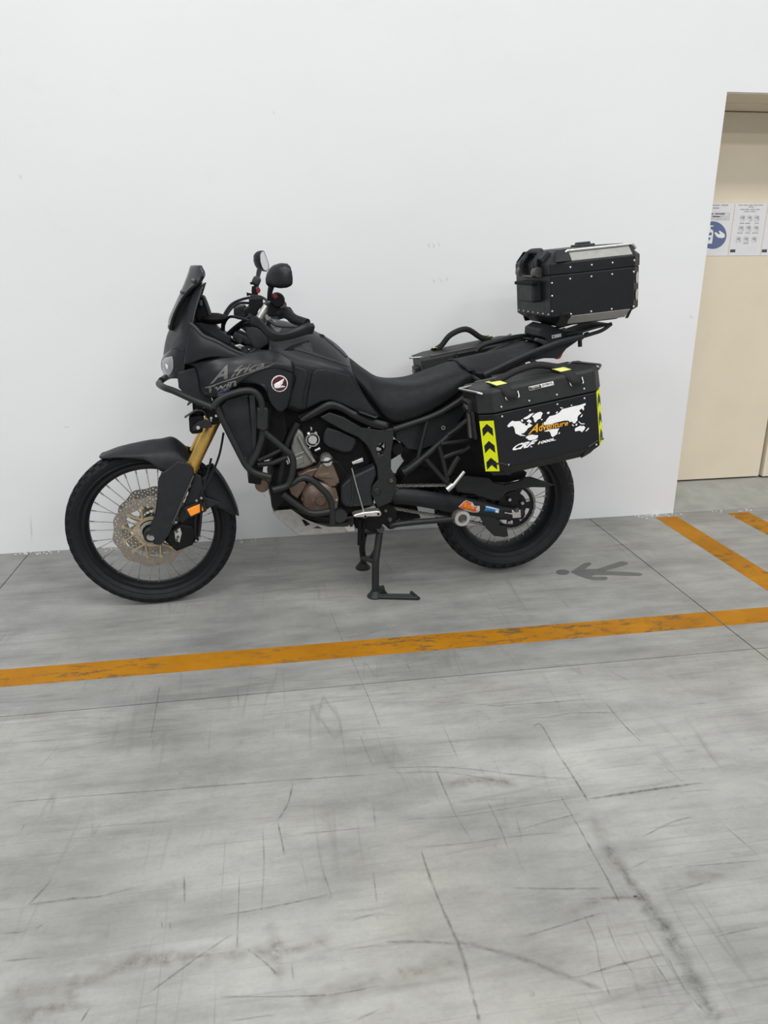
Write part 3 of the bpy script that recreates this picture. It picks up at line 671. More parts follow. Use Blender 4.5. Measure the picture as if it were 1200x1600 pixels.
# headlight
hl = patch('headlight', [
    L3('B', 0, (166, 1040, 0), (147, 1090, 0), (146, 1160, 0), (168, 1215, 0), (190, 1258, 0)),
    L3('B', 0, (200, 1008, -.065), (172, 1085, -.072), (166, 1160, -.072), (186, 1215, -.068), (208, 1262, -.06)),
    L3('B', 0, (288, 964, -.128), (278, 1075, -.128), (276, 1160, -.126), (262, 1220, -.118), (255, 1266, -.108)),
    L3('B', 0, (388, 1002, -.166), (388, 1100, -.166), (382, 1200, -.160), (350, 1235, -.15), (328, 1282, -.14))], 'gloss_black', bike, sym=True, sol=.004)
lt = bvh_of([hl])
lens = wrap('headlight_lens', *poly2(g('B', (158, 1098), (184, 1062), (258, 1044), (270, 1090), (272, 1165), (258, 1215), (238, 1252), (196, 1250), (168, 1205), (156, 1150))), lt, MBI, .002, 'lens_grey', hl, .002)
wrap('lamp_bulb', *poly2(g('B', (190, 1120), (212, 1140), (216, 1182), (204, 1184), (192, 1160))), lt, MBI, .0045, 'vinyl_white', hl, .001)
twin(lens, hl)
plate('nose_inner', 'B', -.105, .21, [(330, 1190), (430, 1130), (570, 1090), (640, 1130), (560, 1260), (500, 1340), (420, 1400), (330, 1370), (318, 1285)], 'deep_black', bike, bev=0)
ln = plate('lower_nose_panel', 'C', -.165, .02, [(338, 160), (450, 120), (580, 90), (690, 60), (705, 300), (700, 420), (735, 530), (630, 505), (500, 440), (420, 395), (345, 325)], 'matte_black', bike, bev=.004); twin(ln, bike)
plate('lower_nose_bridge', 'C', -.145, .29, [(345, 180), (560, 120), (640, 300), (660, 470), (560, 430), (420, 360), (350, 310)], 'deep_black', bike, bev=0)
sc = patch('windscreen', [
    L3('B', 0, (447, 101), (405, 230), (345, 375), (285, 505), (226, 645), (216, 760)),
    L3('B', 0, (500, 96, -.07), (480, 235, -.08), (420, 370, -.08), (320, 510, -.075), (248, 650, -.06), (226, 765, -.05)),
    L3('B', 0, (543, 97, -.105), (580, 205, -.125), (500, 310, -.128), (360, 470, -.115), (272, 640, -.09), (240, 765, -.07))], 'smoked_screen', bike, sym=True, sol=.004)
sc['label'] = 'smoked clear windscreen'
for q, l in (((478, 258), -.10), ((368, 375), -.09), ((240, 735), -.05)):
    pt = P(*g('B', q)[0], l); lathe('screen_bolt', [(.001, l-.008), (.009, l-.006), (.009, l+.004), (.001, l+.004)], (pt.x, 0, pt.z), 'dark_steel', sc, n=12)
tube('screen_edge', L3('B', -.13, (578, 210), (545, 275), (440, 360), (345, 490), (275, 640), (243, 770)), .006, 'deep_black', sc, cat=4)
bar_ = patch('screen_support', [L3('B', -.118, (560, 285), (450, 360), (365, 480), (300, 600), (258, 720)), L3('B', -.105, (440, 400), (350, 480), (312, 560), (268, 660), (250, 735))], 'deep_black', bike, sol=.004); twin(bar_, bike)
# instruments
dash = plate('instrument_panel', 'B', -.075, .15, [(545, 420), (590, 418), (625, 500), (690, 690), (560, 700), (490, 660), (500, 560), (540, 470)], 'deep_black', bike, bev=.008)
plate('dash_frame', 'B', -.082, .008, [(575, 430), (596, 420), (690, 680), (668, 690)], 'graphite', dash, bev=.002)
plate('dash_button', 'B', -.084, .01, [(540, 465), (575, 460), (580, 520), (545, 525)], 'dark_steel', dash, bev=.003)
m = MB_(); c = P(*g('B', (690, 652))[0], -.05); m.add([Vector((a.x*.056, a.y*.05, a.z*.022)) + c for a in [Vector((math.cos(t)*math.cos(s), math.sin(t)*math.cos(s), math.sin(s))) for s in [-PI/2+PI*i/8 for i in range(9)] for t in [2*PI*j/20 for j in range(20)]]], [(i*20+j, i*20+(j+1) % 20, (i+1)*20+(j+1) % 20, (i+1)*20+j) for i in range(8) for j in range(20)])
m.make('phone_pad', 'deep_black', dash)
lathe('ignition_lock', [(.001, -.03), (.02, -.03), (.026, -.015), (.026, .02), (.001, .02)], P(*g('B', (640, 765))[0], -.02), 'dark_steel', dash, n=20)
plate('dash_cowl', 'B', -.07, .14, [(490, 690), (700, 700), (740, 760), (880, 850), (860, 930), (700, 850), (590, 810)], 'matte_black', bike, bev=.004)
# ---- side fairing with lettering
sf = patch('side_fairing', [
    L3('2', 0, (228, 668, -.165), (300, 650, -.190), (380, 632, -.208), (460, 620, -.214), (545, 606, -.212), (640, 588, -.200), (720, 598, -.204), (806, 655, -.208)),
    L3('2', 0, (262, 690, -.172), (320, 685, -.202), (390, 676, -.226), (470, 660, -.236), (550, 648, -.234), (640, 636, -.224), (720, 640, -.220), (808, 672, -.214)),
    L3('2', 0, (278, 740, -.176), (325, 740, -.210), (395, 730, -.240), (480, 712, -.250), (560, 690, -.248), (640, 672, -.240), (720, 666, -.232), (810, 692, -.218)),
    L3('2', 0, (290, 815, -.178), (335, 850, -.212), (400, 838, -.242), (490, 786, -.254), (560, 735, -.252), (640, 700, -.243), (720, 690, -.234), (812, 714, -.220))], 'paint_black', bike, sol=.004)
sl = patch('lower_side_fairing', [
    L3('2', 0, (490, 750, -.246), (560, 716, -.246), (640, 698, -.238), (720, 688, -.230), (812, 716, -.216)),
    L3('2', 0, (494, 760, -.244), (565, 745, -.244), (640, 740, -.238), (725, 740, -.230), (808, 760, -.214)),
    L3('2', 0, (498, 768, -.240), (600, 772, -.242), (660, 800, -.236), (730, 810, -.228), (800, 815, -.212)),
    L3('2', 0, (640, 775, -.235), (655, 800, -.236), (680, 860, -.230), (735, 880, -.222), (785, 870, -.210)),
    L3('2', 0, (655, 810, -.235), (665, 840, -.234), (692, 895, -.226), (735, 932, -.216), (772, 905, -.208))], 'paint_black', bike, sol=.004)
t = bvh_of([sf, sl])
def letter(s, k, q, mat, par, bold=.02, off=.0018, name='lettering'):
    v, f = text_geo(s, bold); return wrap(name, quad_map(v, g(k, *q)), f, t, MBI, off, mat, par, .001, 5)
letter('A', 'T', [(205, 382), (420, 318), (480, 138), (345, 160)], 'decal_grey', sf, .028)
letter('frica', 'T', [(430, 318), (838, 182), (895, 92), (540, 160)], 'decal_grey', sf, .028)
letter('Twi', 'T', [(165, 498), (420, 428), (450, 345), (150, 412)], 'decal_grey', sf, .028)
letter('n', 'T', [(425, 425), (520, 402), (520, 330), (450, 350)], 'decal_grey', sf, .028)
wrap('swoosh', *poly2(g('T', (130, 432), (330, 356), (545, 285), (760, 205), (900, 160), (1040, 95), (905, 172), (765, 220), (545, 300), (330, 372))), t, MBI, .0016, 'decal_grey', sf, .001)
wrap('swoosh', *poly2(g('T', (275, 512), (450, 455), (560, 418), (640, 418), (560, 432), (450, 470), (300, 512))), t, MBI, .0016, 'decal_grey', sf, .001)
wrap('blue_fade', *poly2(g('T', (295, 480), (390, 425), (440, 428), (430, 458), (300, 498))), t, MBI, .0010, 'decal_blue', sf, .0008)
def circ(k, cx, cy, r, ry=None, n=32): return g(k, *[(cx+r*math.cos(2*PI*i/n), cy+(ry or r)*math.sin(2*PI*i/n)) for i in range(n)])
bd = wrap('badge', *poly2(circ('T', 1026, 370, 97, 97)), t, MBI, .002, 'vinyl_white', sl, .002); bd['label'] = 'round dark red badge with a white wing'
wrap('badge_field', *poly2(circ('T', 1026, 370, 86, 86)), t, MBI, .0036, 'badge_red', bd, .001)
wrap('badge_wing', *poly2(g('T', (962, 380), (985, 362), (1010, 352), (1050, 328), (1080, 310), (1076, 335), (1062, 352), (1068, 362), (1050, 372), (1052, 382), (1038, 392), (1095, 400), (1088, 412), (1040, 420), (985, 428), (966, 420), (992, 410), (975, 404), (962, 392))), t, MBI, .0050, 'vinyl_white', bd, .001)
# the right-hand fairing: same shell, no lettering
for src in (sf, sl):
    me = src.data.copy()
    for v in me.vertices: v.co.y = -v.co.y
    me.flip_normals(); o = bpy.data.objects.new(src.name.split('.')[0], me); link(o, bike); k = o.modifiers.new('solid', 'SOLIDIFY'); k.thickness = .004; k.offset = -1
# shroud beside the radiator
sh = plate('radiator_shroud', '3', -.215, .03, [(22, 300), (60, 262), (190, 226), (200, 300), (232, 560), (226, 620), (196, 656), (150, 580), (60, 410)], 'matte_black', bike, bev=.006)
plate('shroud_trim', '3', -.220, .02, [(196, 232), (232, 236), (246, 400), (240, 545), (218, 590), (212, 440), (204, 330)], 'graphite', sh, bev=.003); twin(sh, bike)
m = MB_(); a = P(*g('3', (120, 300))[0], 0); b = P(*g('3', (300, 640))[0], 0)
m.box(((a+b)/2)+Vector((.03, 0, 0)), (.05, .36, .34), Matrix.Rotation(math.radians(12), 3, 'Y')); rd = m.make('radiator', 'deep_black', bike, smooth=False, bev=.004)
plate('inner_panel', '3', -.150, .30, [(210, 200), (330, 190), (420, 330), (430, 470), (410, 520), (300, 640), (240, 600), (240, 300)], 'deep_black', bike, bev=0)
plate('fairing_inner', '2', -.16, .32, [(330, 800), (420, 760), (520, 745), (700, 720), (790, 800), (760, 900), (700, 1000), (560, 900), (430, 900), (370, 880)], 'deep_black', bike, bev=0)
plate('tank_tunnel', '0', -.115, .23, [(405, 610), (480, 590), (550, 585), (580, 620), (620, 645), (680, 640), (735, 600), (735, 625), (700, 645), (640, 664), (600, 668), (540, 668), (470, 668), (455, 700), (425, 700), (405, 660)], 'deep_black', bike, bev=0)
# ---- fuel tank
tk = patch('fuel_tank', [
    L3('0', 0, (420, 497), (452, 503), (478, 511), (500, 521), (520, 533), (535, 546), (547, 560)),
    L3('0', 0, (420, 508, -.09), (450, 516, -.09), (476, 523, -.092), (500, 533, -.092), (522, 546, -.09), (537, 558, -.088), (549, 571, -.085)),
    L3('0', 0, (420, 536, -.158), (446, 542, -.160), (472, 551, -.163), (498, 558, -.162), (522, 567, -.155), (540, 574, -.145), (553, 584, -.13)),
    L3('0', 0, (420, 562, -.188), (446, 568, -.190), (472, 574, -.192), (500, 579, -.188), (524, 585, -.175), (545, 591, -.158), (560, 600, -.142)),
    L3('0', 0, (424, 606, -.180), (446, 612, -.182), (470, 614, -.180), (498, 610, -.172), (526, 612, -.160), (552, 620, -.148), (576, 628, -.135)),
    L3('0', 0, (430, 634, -.165), (448, 638, -.168), (470, 643, -.166), (496, 633, -.160), (522, 629, -.152), (556, 642, -.142), (600, 655, -.132))], 'paint_black', bike, sym=True, sol=.004)
tt = bvh_of([tk])
def onto(name, k, pts, off, mat, par, thick, tree=tt): return wrap(name, *poly2(g(k, *pts)), tree, MBI, off, mat, par, thick, 5)
onto('tank_knee_panel', '3', [(592, 92), (620, 68), (700, 66), (832, 108), (858, 150), (900, 215), (1005, 366), (985, 372), (850, 322), (770, 285), (700, 262), (640, 270), (555, 312), (560, 260)], .004, 'matte_black', tk, .007)
onto('tank_front_panel', '3', [(474, 44), (560, 72), (566, 100), (540, 200), (528, 322), (440, 296), (452, 230), (488, 130), (468, 92)], .004, 'matte_black', tk, .007)
onto('tank_decal', 'H', [(190, 218), (262, 182), (282, 178), (230, 212), (300, 236), (400, 270), (488, 306), (488, 313), (390, 278), (290, 246)], .0016, 'graphite', tk, .001)
onto('tank_decal', '2', [(752, 590), (800, 562), (890, 536), (900, 542), (840, 572), (800, 590)], .0016, 'deep_black', tk, .001)
onto('tank_pad', 'H', [(330, 140), (345, 140), (480, 258), (470, 262), (400, 195)], .003, 'graphite', tk, .003)
# ---- seats
st = patch('rider_seat', [
    L3('H', 0, (487, 262), (560, 318), (640, 366), (740, 383), (850, 372), (950, 332), (1040, 282)),
    L3('H', -.10, (492, 285, -.06), (568, 345), (650, 396), (745, 415, -.12), (855, 405, -.13), (965, 368, -.13), (1078, 322, -.12)),
    L3('H', -.145, (505, 335, -.115), (585, 425), (668, 500, -.152), (760, 520, -.165), (880, 482, -.17), (1000, 425, -.17), (1115, 345, -.155)),
    L3('H', -.135, (514, 372, -.125), (612, 495, -.142), (696, 590, -.148), (780, 592, -.155), (900, 545, -.158), (1020, 470, -.158), (1135, 368, -.15))], 'seat_vinyl', bike, sym=True, sol=.02)
ps = patch('pillion_seat', [
    L3('D', 0, (395, 288), (470, 262), (600, 232), (740, 205), (900, 172), (1085, 128)),
    L3('D', -.10, (440, 318, -.09), (530, 330), (640, 322), (770, 288), (900, 240), (1090, 165)),
    L3('D', -.145, (500, 360, -.135), (560, 395), (660, 395), (780, 352), (900, 285), (1095, 188)),
    L3('D', -.135, (545, 392, -.14), (585, 418), (690, 418), (785, 376), (905, 300), (1100, 202))], 'seat_vinyl', bike, sym=True, sol=.010)
# ---- frame
def T_(name, k, lat, pts, r=.0125, mat='frame_black', par=bike, fil=.03, mirror=True, **kw):
    o = tube(name, L3(k, lat, *pts), r, mat, par, fil=fil, n=12, **kw)
    if mirror: twin(o, par)
    return o
spar = patch('frame_spar', [
    L3('3', -.172, (516, 372), (600, 318), (690, 270), (760, 280), (850, 326), (960, 370), (1072, 402)),
    L3('3', -.180, (520, 386), (606, 338), (695, 292), (765, 303), (850, 350), (960, 398), (1066, 428)),
    L3('3', -.172, (524, 402), (612, 362), (700, 318), (770, 330), (850, 378), (960, 428), (1050, 448))], 'frame_black', bike, sol=.03); twin(spar, bike)
pv = holed('pivot_plate', [L3('3', -.168, (640, 368), (700, 338), (790, 368), (900, 432), (1010, 448), (1102, 436), (1098, 520), (1085, 600), (1085, 690), (1118, 755), (1118, 830), (1085, 900), (1000, 936), (985, 890), (960, 850), (966, 800), (1002, 760), (996, 680), (960, 590), (930, 540), (880, 495), (800, 460), (700, 405)),
    L3('3', -.168, (992, 560), (1010, 535), (1046, 528), (1048, 560), (1032, 600), (1004, 606))], 'frame_black', bike, .022, bev=.004)
pv.location = (0, .011, 0); twin(pv, bike).location = (0, -.011, 0)
for q, r in (((1088, 768), .012), ((1000, 840), .017)):
    pt = P(*g('3', q)[0], -.18); lathe('pivot_bolt', [(.001, -.012), (r*.7, -.012), (r, -.006), (r, .006), (.001, .006)], (pt.x, -.172, pt.z), 'dark_steel' if r < .015 else 'matte_black', pv, n=20)
T_('front_downtube', '3', -.13, [(500, 400), (430, 540), (400, 700), (370, 850)], .016)
T_('subframe_rail', 'E', -.150, [(330, 425), (640, 322), (770, 268), (960, 150), (1080, 60)], .013)
T_('subframe_strut', 'E', -.148, [(652, 318), (600, 520), (556, 700)], .009)
T_('subframe_rail', 'E', -.152, [(440, 820), (600, 700), (760, 560), (960, 388), (1040, 330)], .014)
T_('subframe_strut', 'E', -.14, [(560, 720), (500, 780), (420, 830)], .018)
T_('pannier_rack', 'E', -.20, [(840, 478), (1010, 362)], .008, mirror=True)
T_('pannier_rack', 'E', -.20, [(770, 560), (1030, 525)], .008)
T_('pillion_bracket', 'E', -.185, [(630, 700), (745, 830), (850, 945)], .011)
T_('pillion_bracket', 'E', -.185, [(758, 580), (795, 720), (835, 900)], .011)
T_('pillion_bracket', 'E', -.185, [(840, 850), (900, 740), (940, 680)], .013)
T_('pillion_bracket', 'E', -.185, [(790, 692), (900, 648), (1000, 615)], .011)
for sgn, dz_ in ((-1, 0), (1, .04)):
    q_ = [Vector((x, sgn*.238, z+dz_)) for x, z in ((1.40, .955), (1.40, .70), (1.72, .745), (1.72, 1.0))]
    rk_ = tube('pannier_frame', q_+[q_[0]], .008, 'frame_black', bike, fil=.05, n=10)
    for x, z in ((1.40, .93), (1.66, .985)): tube('pannier_frame_stay', [(x, sgn*.238, z+dz_-.02), (x-.05, sgn*.14, z+.02)], .009, 'frame_black', rk_, n=8)
    tube('pannier_frame_stay', [(1.40, sgn*.238, .72+dz_), (1.30, sgn*.185, .64)], .009, 'frame_black', rk_, n=8)
pp = tube('pillion_peg', L3('E', -.215, (838, 1000), (880, 960), (992, 820)), .008, 'alu', bike, n=10); twin(pp, bike)
pk = tube('peg_mount', L3('E', -.212, (830, 990), (885, 945)), .0125, 'alu', pp, n=10)
plate('side_panel', 'E', -.110, .22, [(345, 450), (500, 385), (650, 335), (770, 290), (960, 175), (1000, 260), (900, 420), (760, 545), (640, 600), (560, 625), (460, 610), (420, 560), (350, 520)], 'matte_black', bike, bev=.004)
plate('seat_side_cover', 'E', -.145, .02, [(740, 290), (860, 190), (985, 95), (1000, 140), (960, 200), (850, 250), (770, 305)], 'matte_black', bike, bev=.004)
lathe('panel_bolt', [(.005, -.118), (.009, -.118), (.0095, -.108), (.005, -.108)], Vector((P(*g('E', (795, 410))[0], -.115).x, 0, P(*g('E', (795, 410))[0], -.115).z)), 'alu', bike, n=20, closed=True)
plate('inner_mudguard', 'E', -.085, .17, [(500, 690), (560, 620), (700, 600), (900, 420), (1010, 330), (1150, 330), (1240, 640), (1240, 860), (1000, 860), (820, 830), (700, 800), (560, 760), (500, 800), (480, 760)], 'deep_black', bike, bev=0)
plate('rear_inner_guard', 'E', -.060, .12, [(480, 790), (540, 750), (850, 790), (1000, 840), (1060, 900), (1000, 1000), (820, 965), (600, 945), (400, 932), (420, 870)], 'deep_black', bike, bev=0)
plate('shock_linkage', 'V', -.050, .10, [(560, 50), (760, 65), (790, 120), (808, 155), (850, 92), (960, 100), (985, 200), (1010, 258), (900, 275), (700, 300), (640, 240)], 'deep_black', bike, bev=.004)
m = MB_(); m.lathe([(.001, -.13), (.024, -.13), (.026, -.12), (.026, -.05), (.001, -.05)], Vector((P(*g('E', (365, 610))[0], -.12).x, 0, P(*g('E', (365, 610))[0], -.12).z)), n=20); m.make('reservoir', 'deep_black', bike)
tube('shock_spring', [Vector((P(*g('E', (215, 620))[0], -.1).x+.02*math.cos(a*2*PI/12), -.03+.028*math.sin(a*2*PI/12), P(*g('E', (215, 700))[0], -.1).z+a*.0022)) for a in range(60)], .005, 'dark_steel', bike, n=8)
# ---- grab rails, tail and rack
T_('grab_rail', 'U', -.150, [(-330, 800), (-180, 730), (0, 640), (200, 550), (400, 470), (600, 395), (830, 340)], .013, 'matte_black', flat=.6)
T_('grab_rail', 'D', .150, [(568, 216), (592, 178), (650, 150), (900, 88), (1120, 72)], .011, 'matte_black', mirror=False, fil=.04)
tail = plate('tail_unit', 'U', -.105, .21, [(-60, 660), (150, 580), (400, 500), (640, 420), (830, 345), (770, 400), (640, 490), (590, 555), (530, 600), (380, 600), (200, 640), (0, 700)], 'matte_black', bike, bev=.006)
tl = plate('tail_light', 'U', -.060, .12, [(500, 590), (540, 520), (575, 555), (600, 545), (570, 600), (530, 615)], 'red_lens', tail, bev=.004); tl['label'] = 'red tail light'
rk = plate('rear_rack', 'U', -.085, .17, [(330, 262), (430, 200), (640, 290), (830, 285), (1010, 225), (1100, 200), (1165, 190), (1060, 232), (860, 292), (800, 318), (700, 350), (640, 372), (540, 400), (430, 450), (390, 462), (300, 400), (430, 405), (380, 360), (325, 345)], 'matte_black', bike, bev=.004)
for y in (-.115, .115):
    tube('rack_bar', [p for p in [Vector((q.x, y, q.z)) for q in L3('U', -.115, (640, 400), (830, 345), (1060, 275), (1165, 195))]], .008, 'matte_black', rk, fil=.03)
    tube('rack_bar', [p for p in [Vector((q.x, y, q.z)) for q in L3('U', -.115, (640, 320), (820, 285), (1010, 230), (1165, 192))]], .006, 'matte_black', rk, fil=.02)
    for q in (770, 870): a, b = L3('U', -.115, (q, 300), (q+10, 335)); tube('rack_bar', [(a.x, y, a.z), (b.x, y, b.z)], .011, 'matte_black', rk)
tube('rack_stud', L3('U', -.11, (795, 350), (797, 462)), .009, 'matte_black', rk)
plate('rack_label', 'U', -.0875, .002, [(465, 330), (575, 308), (580, 345), (470, 368)], 'print_pale', rk, bev=0)
plate('rack_label_mark', 'U', -.0885, .002, [(478, 338), (494, 334), (496, 352), (480, 356)], 'print_blue', rk, bev=0)
plate('rack_foot', 'U', -.125, .03, [(300, 360), (430, 395), (440, 425), (390, 465), (350, 430), (280, 400)], 'graphite', rk, bev=.004)

# ---- swingarm, final drive
sw = patch('swingarm', [
    L3('4', 0, (235, 552, -.118), (300, 545, -.128), (420, 556, -.132), (560, 578, -.132), (700, 606, -.13), (830, 640, -.13), (930, 652, -.128)),
    L3('4', 0, (235, 575, -.132), (300, 575, -.140), (420, 585, -.144), (560, 605, -.142), (700, 628, -.14), (830, 655, -.138), (935, 672, -.134)),
    L3('4', 0, (240, 610, -.132), (300, 608, -.140), (420, 622, -.144), (560, 648, -.142), (700, 670, -.14), (830, 690, -.138), (930, 692, -.134)),
    L3('4', 0, (245, 630, -.118), (300, 628, -.126), (420, 645, -.130), (560, 672, -.130), (700, 692, -.128), (830, 708, -.126), (920, 705, -.124))], 'matte_black', bike, sol=.035); twin(sw, bike)
swt = bvh_of([sw])
def onsw(name, pts, mat, off=.0015): return wrap(name, *poly2(g('S', *pts)), swt, MBI, off, mat, sw, .0008, 6)
s1 = onsw('sticker', [(225, 275), (300, 200), (325, 182), (380, 205), (412, 212), (402, 240), (440, 262), (510, 262), (470, 295), (512, 325), (490, 350), (420, 350), (300, 322), (280, 312)], 'print_pale', .0012); s1['label'] = 'orange sticker on the swingarm'
onsw('sticker_print', [(236, 278), (310, 208), (325, 192), (345, 200), (338, 235), (380, 215), (400, 222), (385, 255), (430, 272), (488, 272), (458, 296), (470, 330), (430, 336), (330, 310), (250, 292)], 'sticker_red', .0022)
v, f = text_geo('Rox', .04); wrap('sticker_lettering', quad_map(v, g('S', (285, 296), (440, 318), (455, 268), (320, 205))), f, swt, MBI, .0032, 'orange', sw, .0006, 8)
s2 = onsw('sticker', [(570, 330), (600, 262), (640, 262), (775, 300), (765, 358), (720, 352), (700, 338)], 'sticker_blue', .0015); s2['label'] = 'blue and white sticker on the swingarm'
onsw('sticker_print', [(590, 262), (640, 272), (770, 305), (772, 320), (640, 290), (590, 278)], 'vinyl_white', .0026)
onsw('sticker_print', [(722, 320), (768, 322), (762, 358), (722, 350)], 'vinyl_white', .0026)
ax = plate('axle_adjuster', 'F', -.150, .03, [(698, 488), (768, 484), (772, 545), (706, 550)], 'alu', sw, bev=.003)
lathe('axle_end', [(.001, -.158), (.010, -.158), (.013, -.150), (.001, -.150)], (RA.x, 0, RA.z), 'dark_steel', sw, n=18)
tube('adjuster_bolt', L3('F', -.150, (640, 505), (700, 515)), .004, 'steel', sw)
for q in ((680, 403), (780, 430), (675, 578)):
    pt = P(*g('F', q)[0], -.115); lathe('sprocket_bolt', [(.001, -.006), (.007, -.006), (.010, -.002), (.010, .004), (.001, .004)], (pt.x, -.115, pt.z), 'steel', rw, n=14).location = -Vector((RA.x, 0, RA.z))
# sprocket
SY = -.098
m = MB_(); N = 42; ring = []
loops = [[Vector((RA.x+(.1075 if k % 2 else .1010)*math.cos(PI*k/N), SY, RA.z+(.1075 if k % 2 else .1010)*math.sin(PI*k/N))) for k in range(2*N)]]
for k in range(5):
    a0 = 2*PI*k/5+.2; a1 = a0+.85
    arc = [a0+(a1-a0)*i/6 for i in range(7)]
    loops.append([Vector((RA.x+.088*math.cos(a), SY, RA.z+.088*math.sin(a))) for a in arc]+[Vector((RA.x+.068*math.cos(a), SY, RA.z+.068*math.sin(a))) for a in reversed(arc)])
sp = holed('sprocket', loops, 'rim_black', rw, .006); sp.location = -Vector((RA.x, 0, RA.z))
lathe('cush_drive', [(.02, -.09), (.062, -.09), (.066, -.07), (.066, -.04), (.02, -.04)], (0, 0, 0), 'deep_black', rw, n=36)
wave_disc('brake_disc', rw, .075, .06, .098, 120, 8, .005, 'dark_steel')
# chain
FS = Vector((.905, SY, .452)); fr = .038; rr = .1065
path = []
dx = RA.x-FS.x; tilt = math.atan2(RA.z-FS.z, dx); be = math.asin((rr-fr)/math.hypot(dx, RA.z-FS.z))
au = tilt+PI/2+be; al = tilt-PI/2-be
def on(c, r, a): return Vector((c.x+r*math.cos(a), SY, c.z+r*math.sin(a)))
for i in range(11): path.append(on(RA, rr, al+(au-al)*i/10))
for i in range(9): path.append(on(FS, fr, au+(2*PI-(au-al))*i/8))
path.append(path[0]); 
seglen = [(path[i+1]-path[i]).length for i in range(len(path)-1)]; tot = sum(seglen); nl = int(tot/.0159)
def at_len(s):
    for i, l in enumerate(seglen):
        if s <= l: return path[i].lerp(path[i+1], s/l if l else 0)
        s -= l
    return path[-1]
m = MB_()
for k in range(nl):
    a = at_len(tot*k/nl); b = at_len(tot*((k+1) % nl)/nl if k+1 < nl else tot); c = (a+b)/2; d = b-a
    rot = Matrix.Rotation(-math.atan2(d.z, d.x), 3, 'Y'); yy = .009 if k % 2 else .0065
    for s in (-1, 1):
        pl = [(-.0105, -.003), (-.0075, -.0062), (-.003, -.0045), (.003, -.0045), (.0075, -.0062), (.0105, -.003), (.0105, .003), (.0075, .0062), (.003, .0045), (-.003, .0045), (-.0075, .0062), (-.0105, .003)]
        m.prism([rot @ Vector((x, s*yy-.001, z))+c for x, z in pl], .002)
    m.lathe([(.001, -.008), (.005, -.008), (.005, .008), (.001, .008)], a, n=8)
stuff(m.make('drive_chain', 'chain_steel', bike, smooth=False))
plate('chain_guard', 'F', -.135, .02, [(260, 290), (330, 215), (420, 225), (520, 235), (560, 275), (640, 292), (760, 262), (800, 232), (860, 232), (950, 262), (1035, 292), (950, 310), (860, 308), (760, 320), (660, 350), (600, 412), (540, 408), (400, 360), (270, 345)], 'matte_black', bike, bev=.004)
plate('hugger', 'F', -.07, .14, [(330, 205), (520, 190), (700, 220), (820, 190), (800, 240), (700, 262), (560, 290), (430, 280), (340, 250)], 'deep_black', bike, bev=.004)
plate('chain_fin', 'F', -.130, .006, [(445, 535), (560, 545), (620, 575), (600, 605), (660, 615), (672, 690), (640, 698), (560, 688), (500, 630)], 'matte_black', bike, bev=.002)
# ---- centre stand and side stand
cs = obj('centre_stand', *tube_geo(L3('V', 0, (455, 440, -.13), (420, 700, -.15), (400, 840, -.16), (398, 1290, -.168)), .0165, n=12, fil=.05), 'frame_black', bike)
m = MB_(); m.tube(L3('V', 0, (245, 480, .10), (215, 640, .12), (240, 800, .145), (238, 925, .155)), .015, n=12, fil=.04); m.make('stand_leg', 'frame_black', cs)
tube('stand_cross', L3('V', 0, (240, 790, .13), (300, 800, 0), (395, 835, -.15)), .014, 'frame_black', cs)
tube('stand_cross', L3('V', 0, (395, 690, -.14), (350, 765, -.08), (300, 795, 0)), .009, 'frame_black', cs)
tube('stand_top', L3('V', 0, (470, 400, -.15), (270, 430, .13)), .018, 'frame_black', cs)
for (q, l) in (((398, 1318), -.168), ((232, 945), .155)):
    pt = P(*g('V', q)[0], l); lathe('stand_foot', [(.001, 0), (.036, 0), (.036, .006), (.030, .012), (.018, .03), (.001, .03)], (pt.x, pt.y, .0), 'frame_black', cs, axis='Z', n=20)
plate('stand_gusset', 'V', -.180, .022, [(405, 1150), (440, 1155), (480, 1190), (520, 1172), (535, 1235), (570, 1278), (560, 1304), (440, 1304), (400, 1290)], 'frame_black', cs, bev=.003)
tube('stand_tang', L3('V', 0, (440, 1288, -.185), (890, 1292, -.222)), .0085, 'frame_black', cs); tube('stand_tang', L3('V', 0, (440, 1310, -.196), (960, 1322, -.244)), .0085, 'frame_black', cs)
tube('stand_tang_foot', L3('V', 0, (875, 1242, -.205), (985, 1334, -.250)), .007, 'frame_black', cs)
ss = tube('side_stand', L3('V', 0, (600, 360, -.17), (700, 335, -.18), (960, 305, -.19), (1210, 285, -.20), (1450, 262, -.205)), .013, 'frame_black', bike, cat=4)
fp = P(*g('F', (285, 535))[0], -.21)
lathe('side_stand_foot', [(.001, -.006), (.034, -.006), (.036, 0), (.034, .006), (.001, .006)], fp, 'dark_steel', ss, n=24)
lathe('side_stand_foot_pad', [(.020, -.016), (.034, -.016), (.037, -.008), (.034, -.006), (.020, -.006)], fp+Vector((.012, 0, -.006)), 'alu', ss, n=24, closed=True)
plate('stand_bracket', 'V', -.150, .05, [(420, 90), (560, 60), (690, 160), (690, 280), (660, 400), (590, 410), (500, 330), (450, 480), (260, 400), (130, 400), (130, 260), (250, 240), (440, 240)], 'deep_black', bike, bev=.006)
for q, r in (((600, 285), .012), ((540, 160), .010), ((640, 340), .008), ((725, 292), .006)):
    pt = P(*g('V', q)[0], -.16); lathe('stand_bolt', [(.001, -.160), (r*.6, -.160), (r, -.152), (r, -.148), (.001, -.148)], (pt.x, 0, pt.z), 'dark_steel', bike, n=14)
tube('stand_spring', L3('V', -.17, (190, 270), (185, 610)), .009, 'deep_black', bike); tube('stand_spring', L3('V', -.165, (240, 300), (235, 560)), .007, 'deep_black', bike)
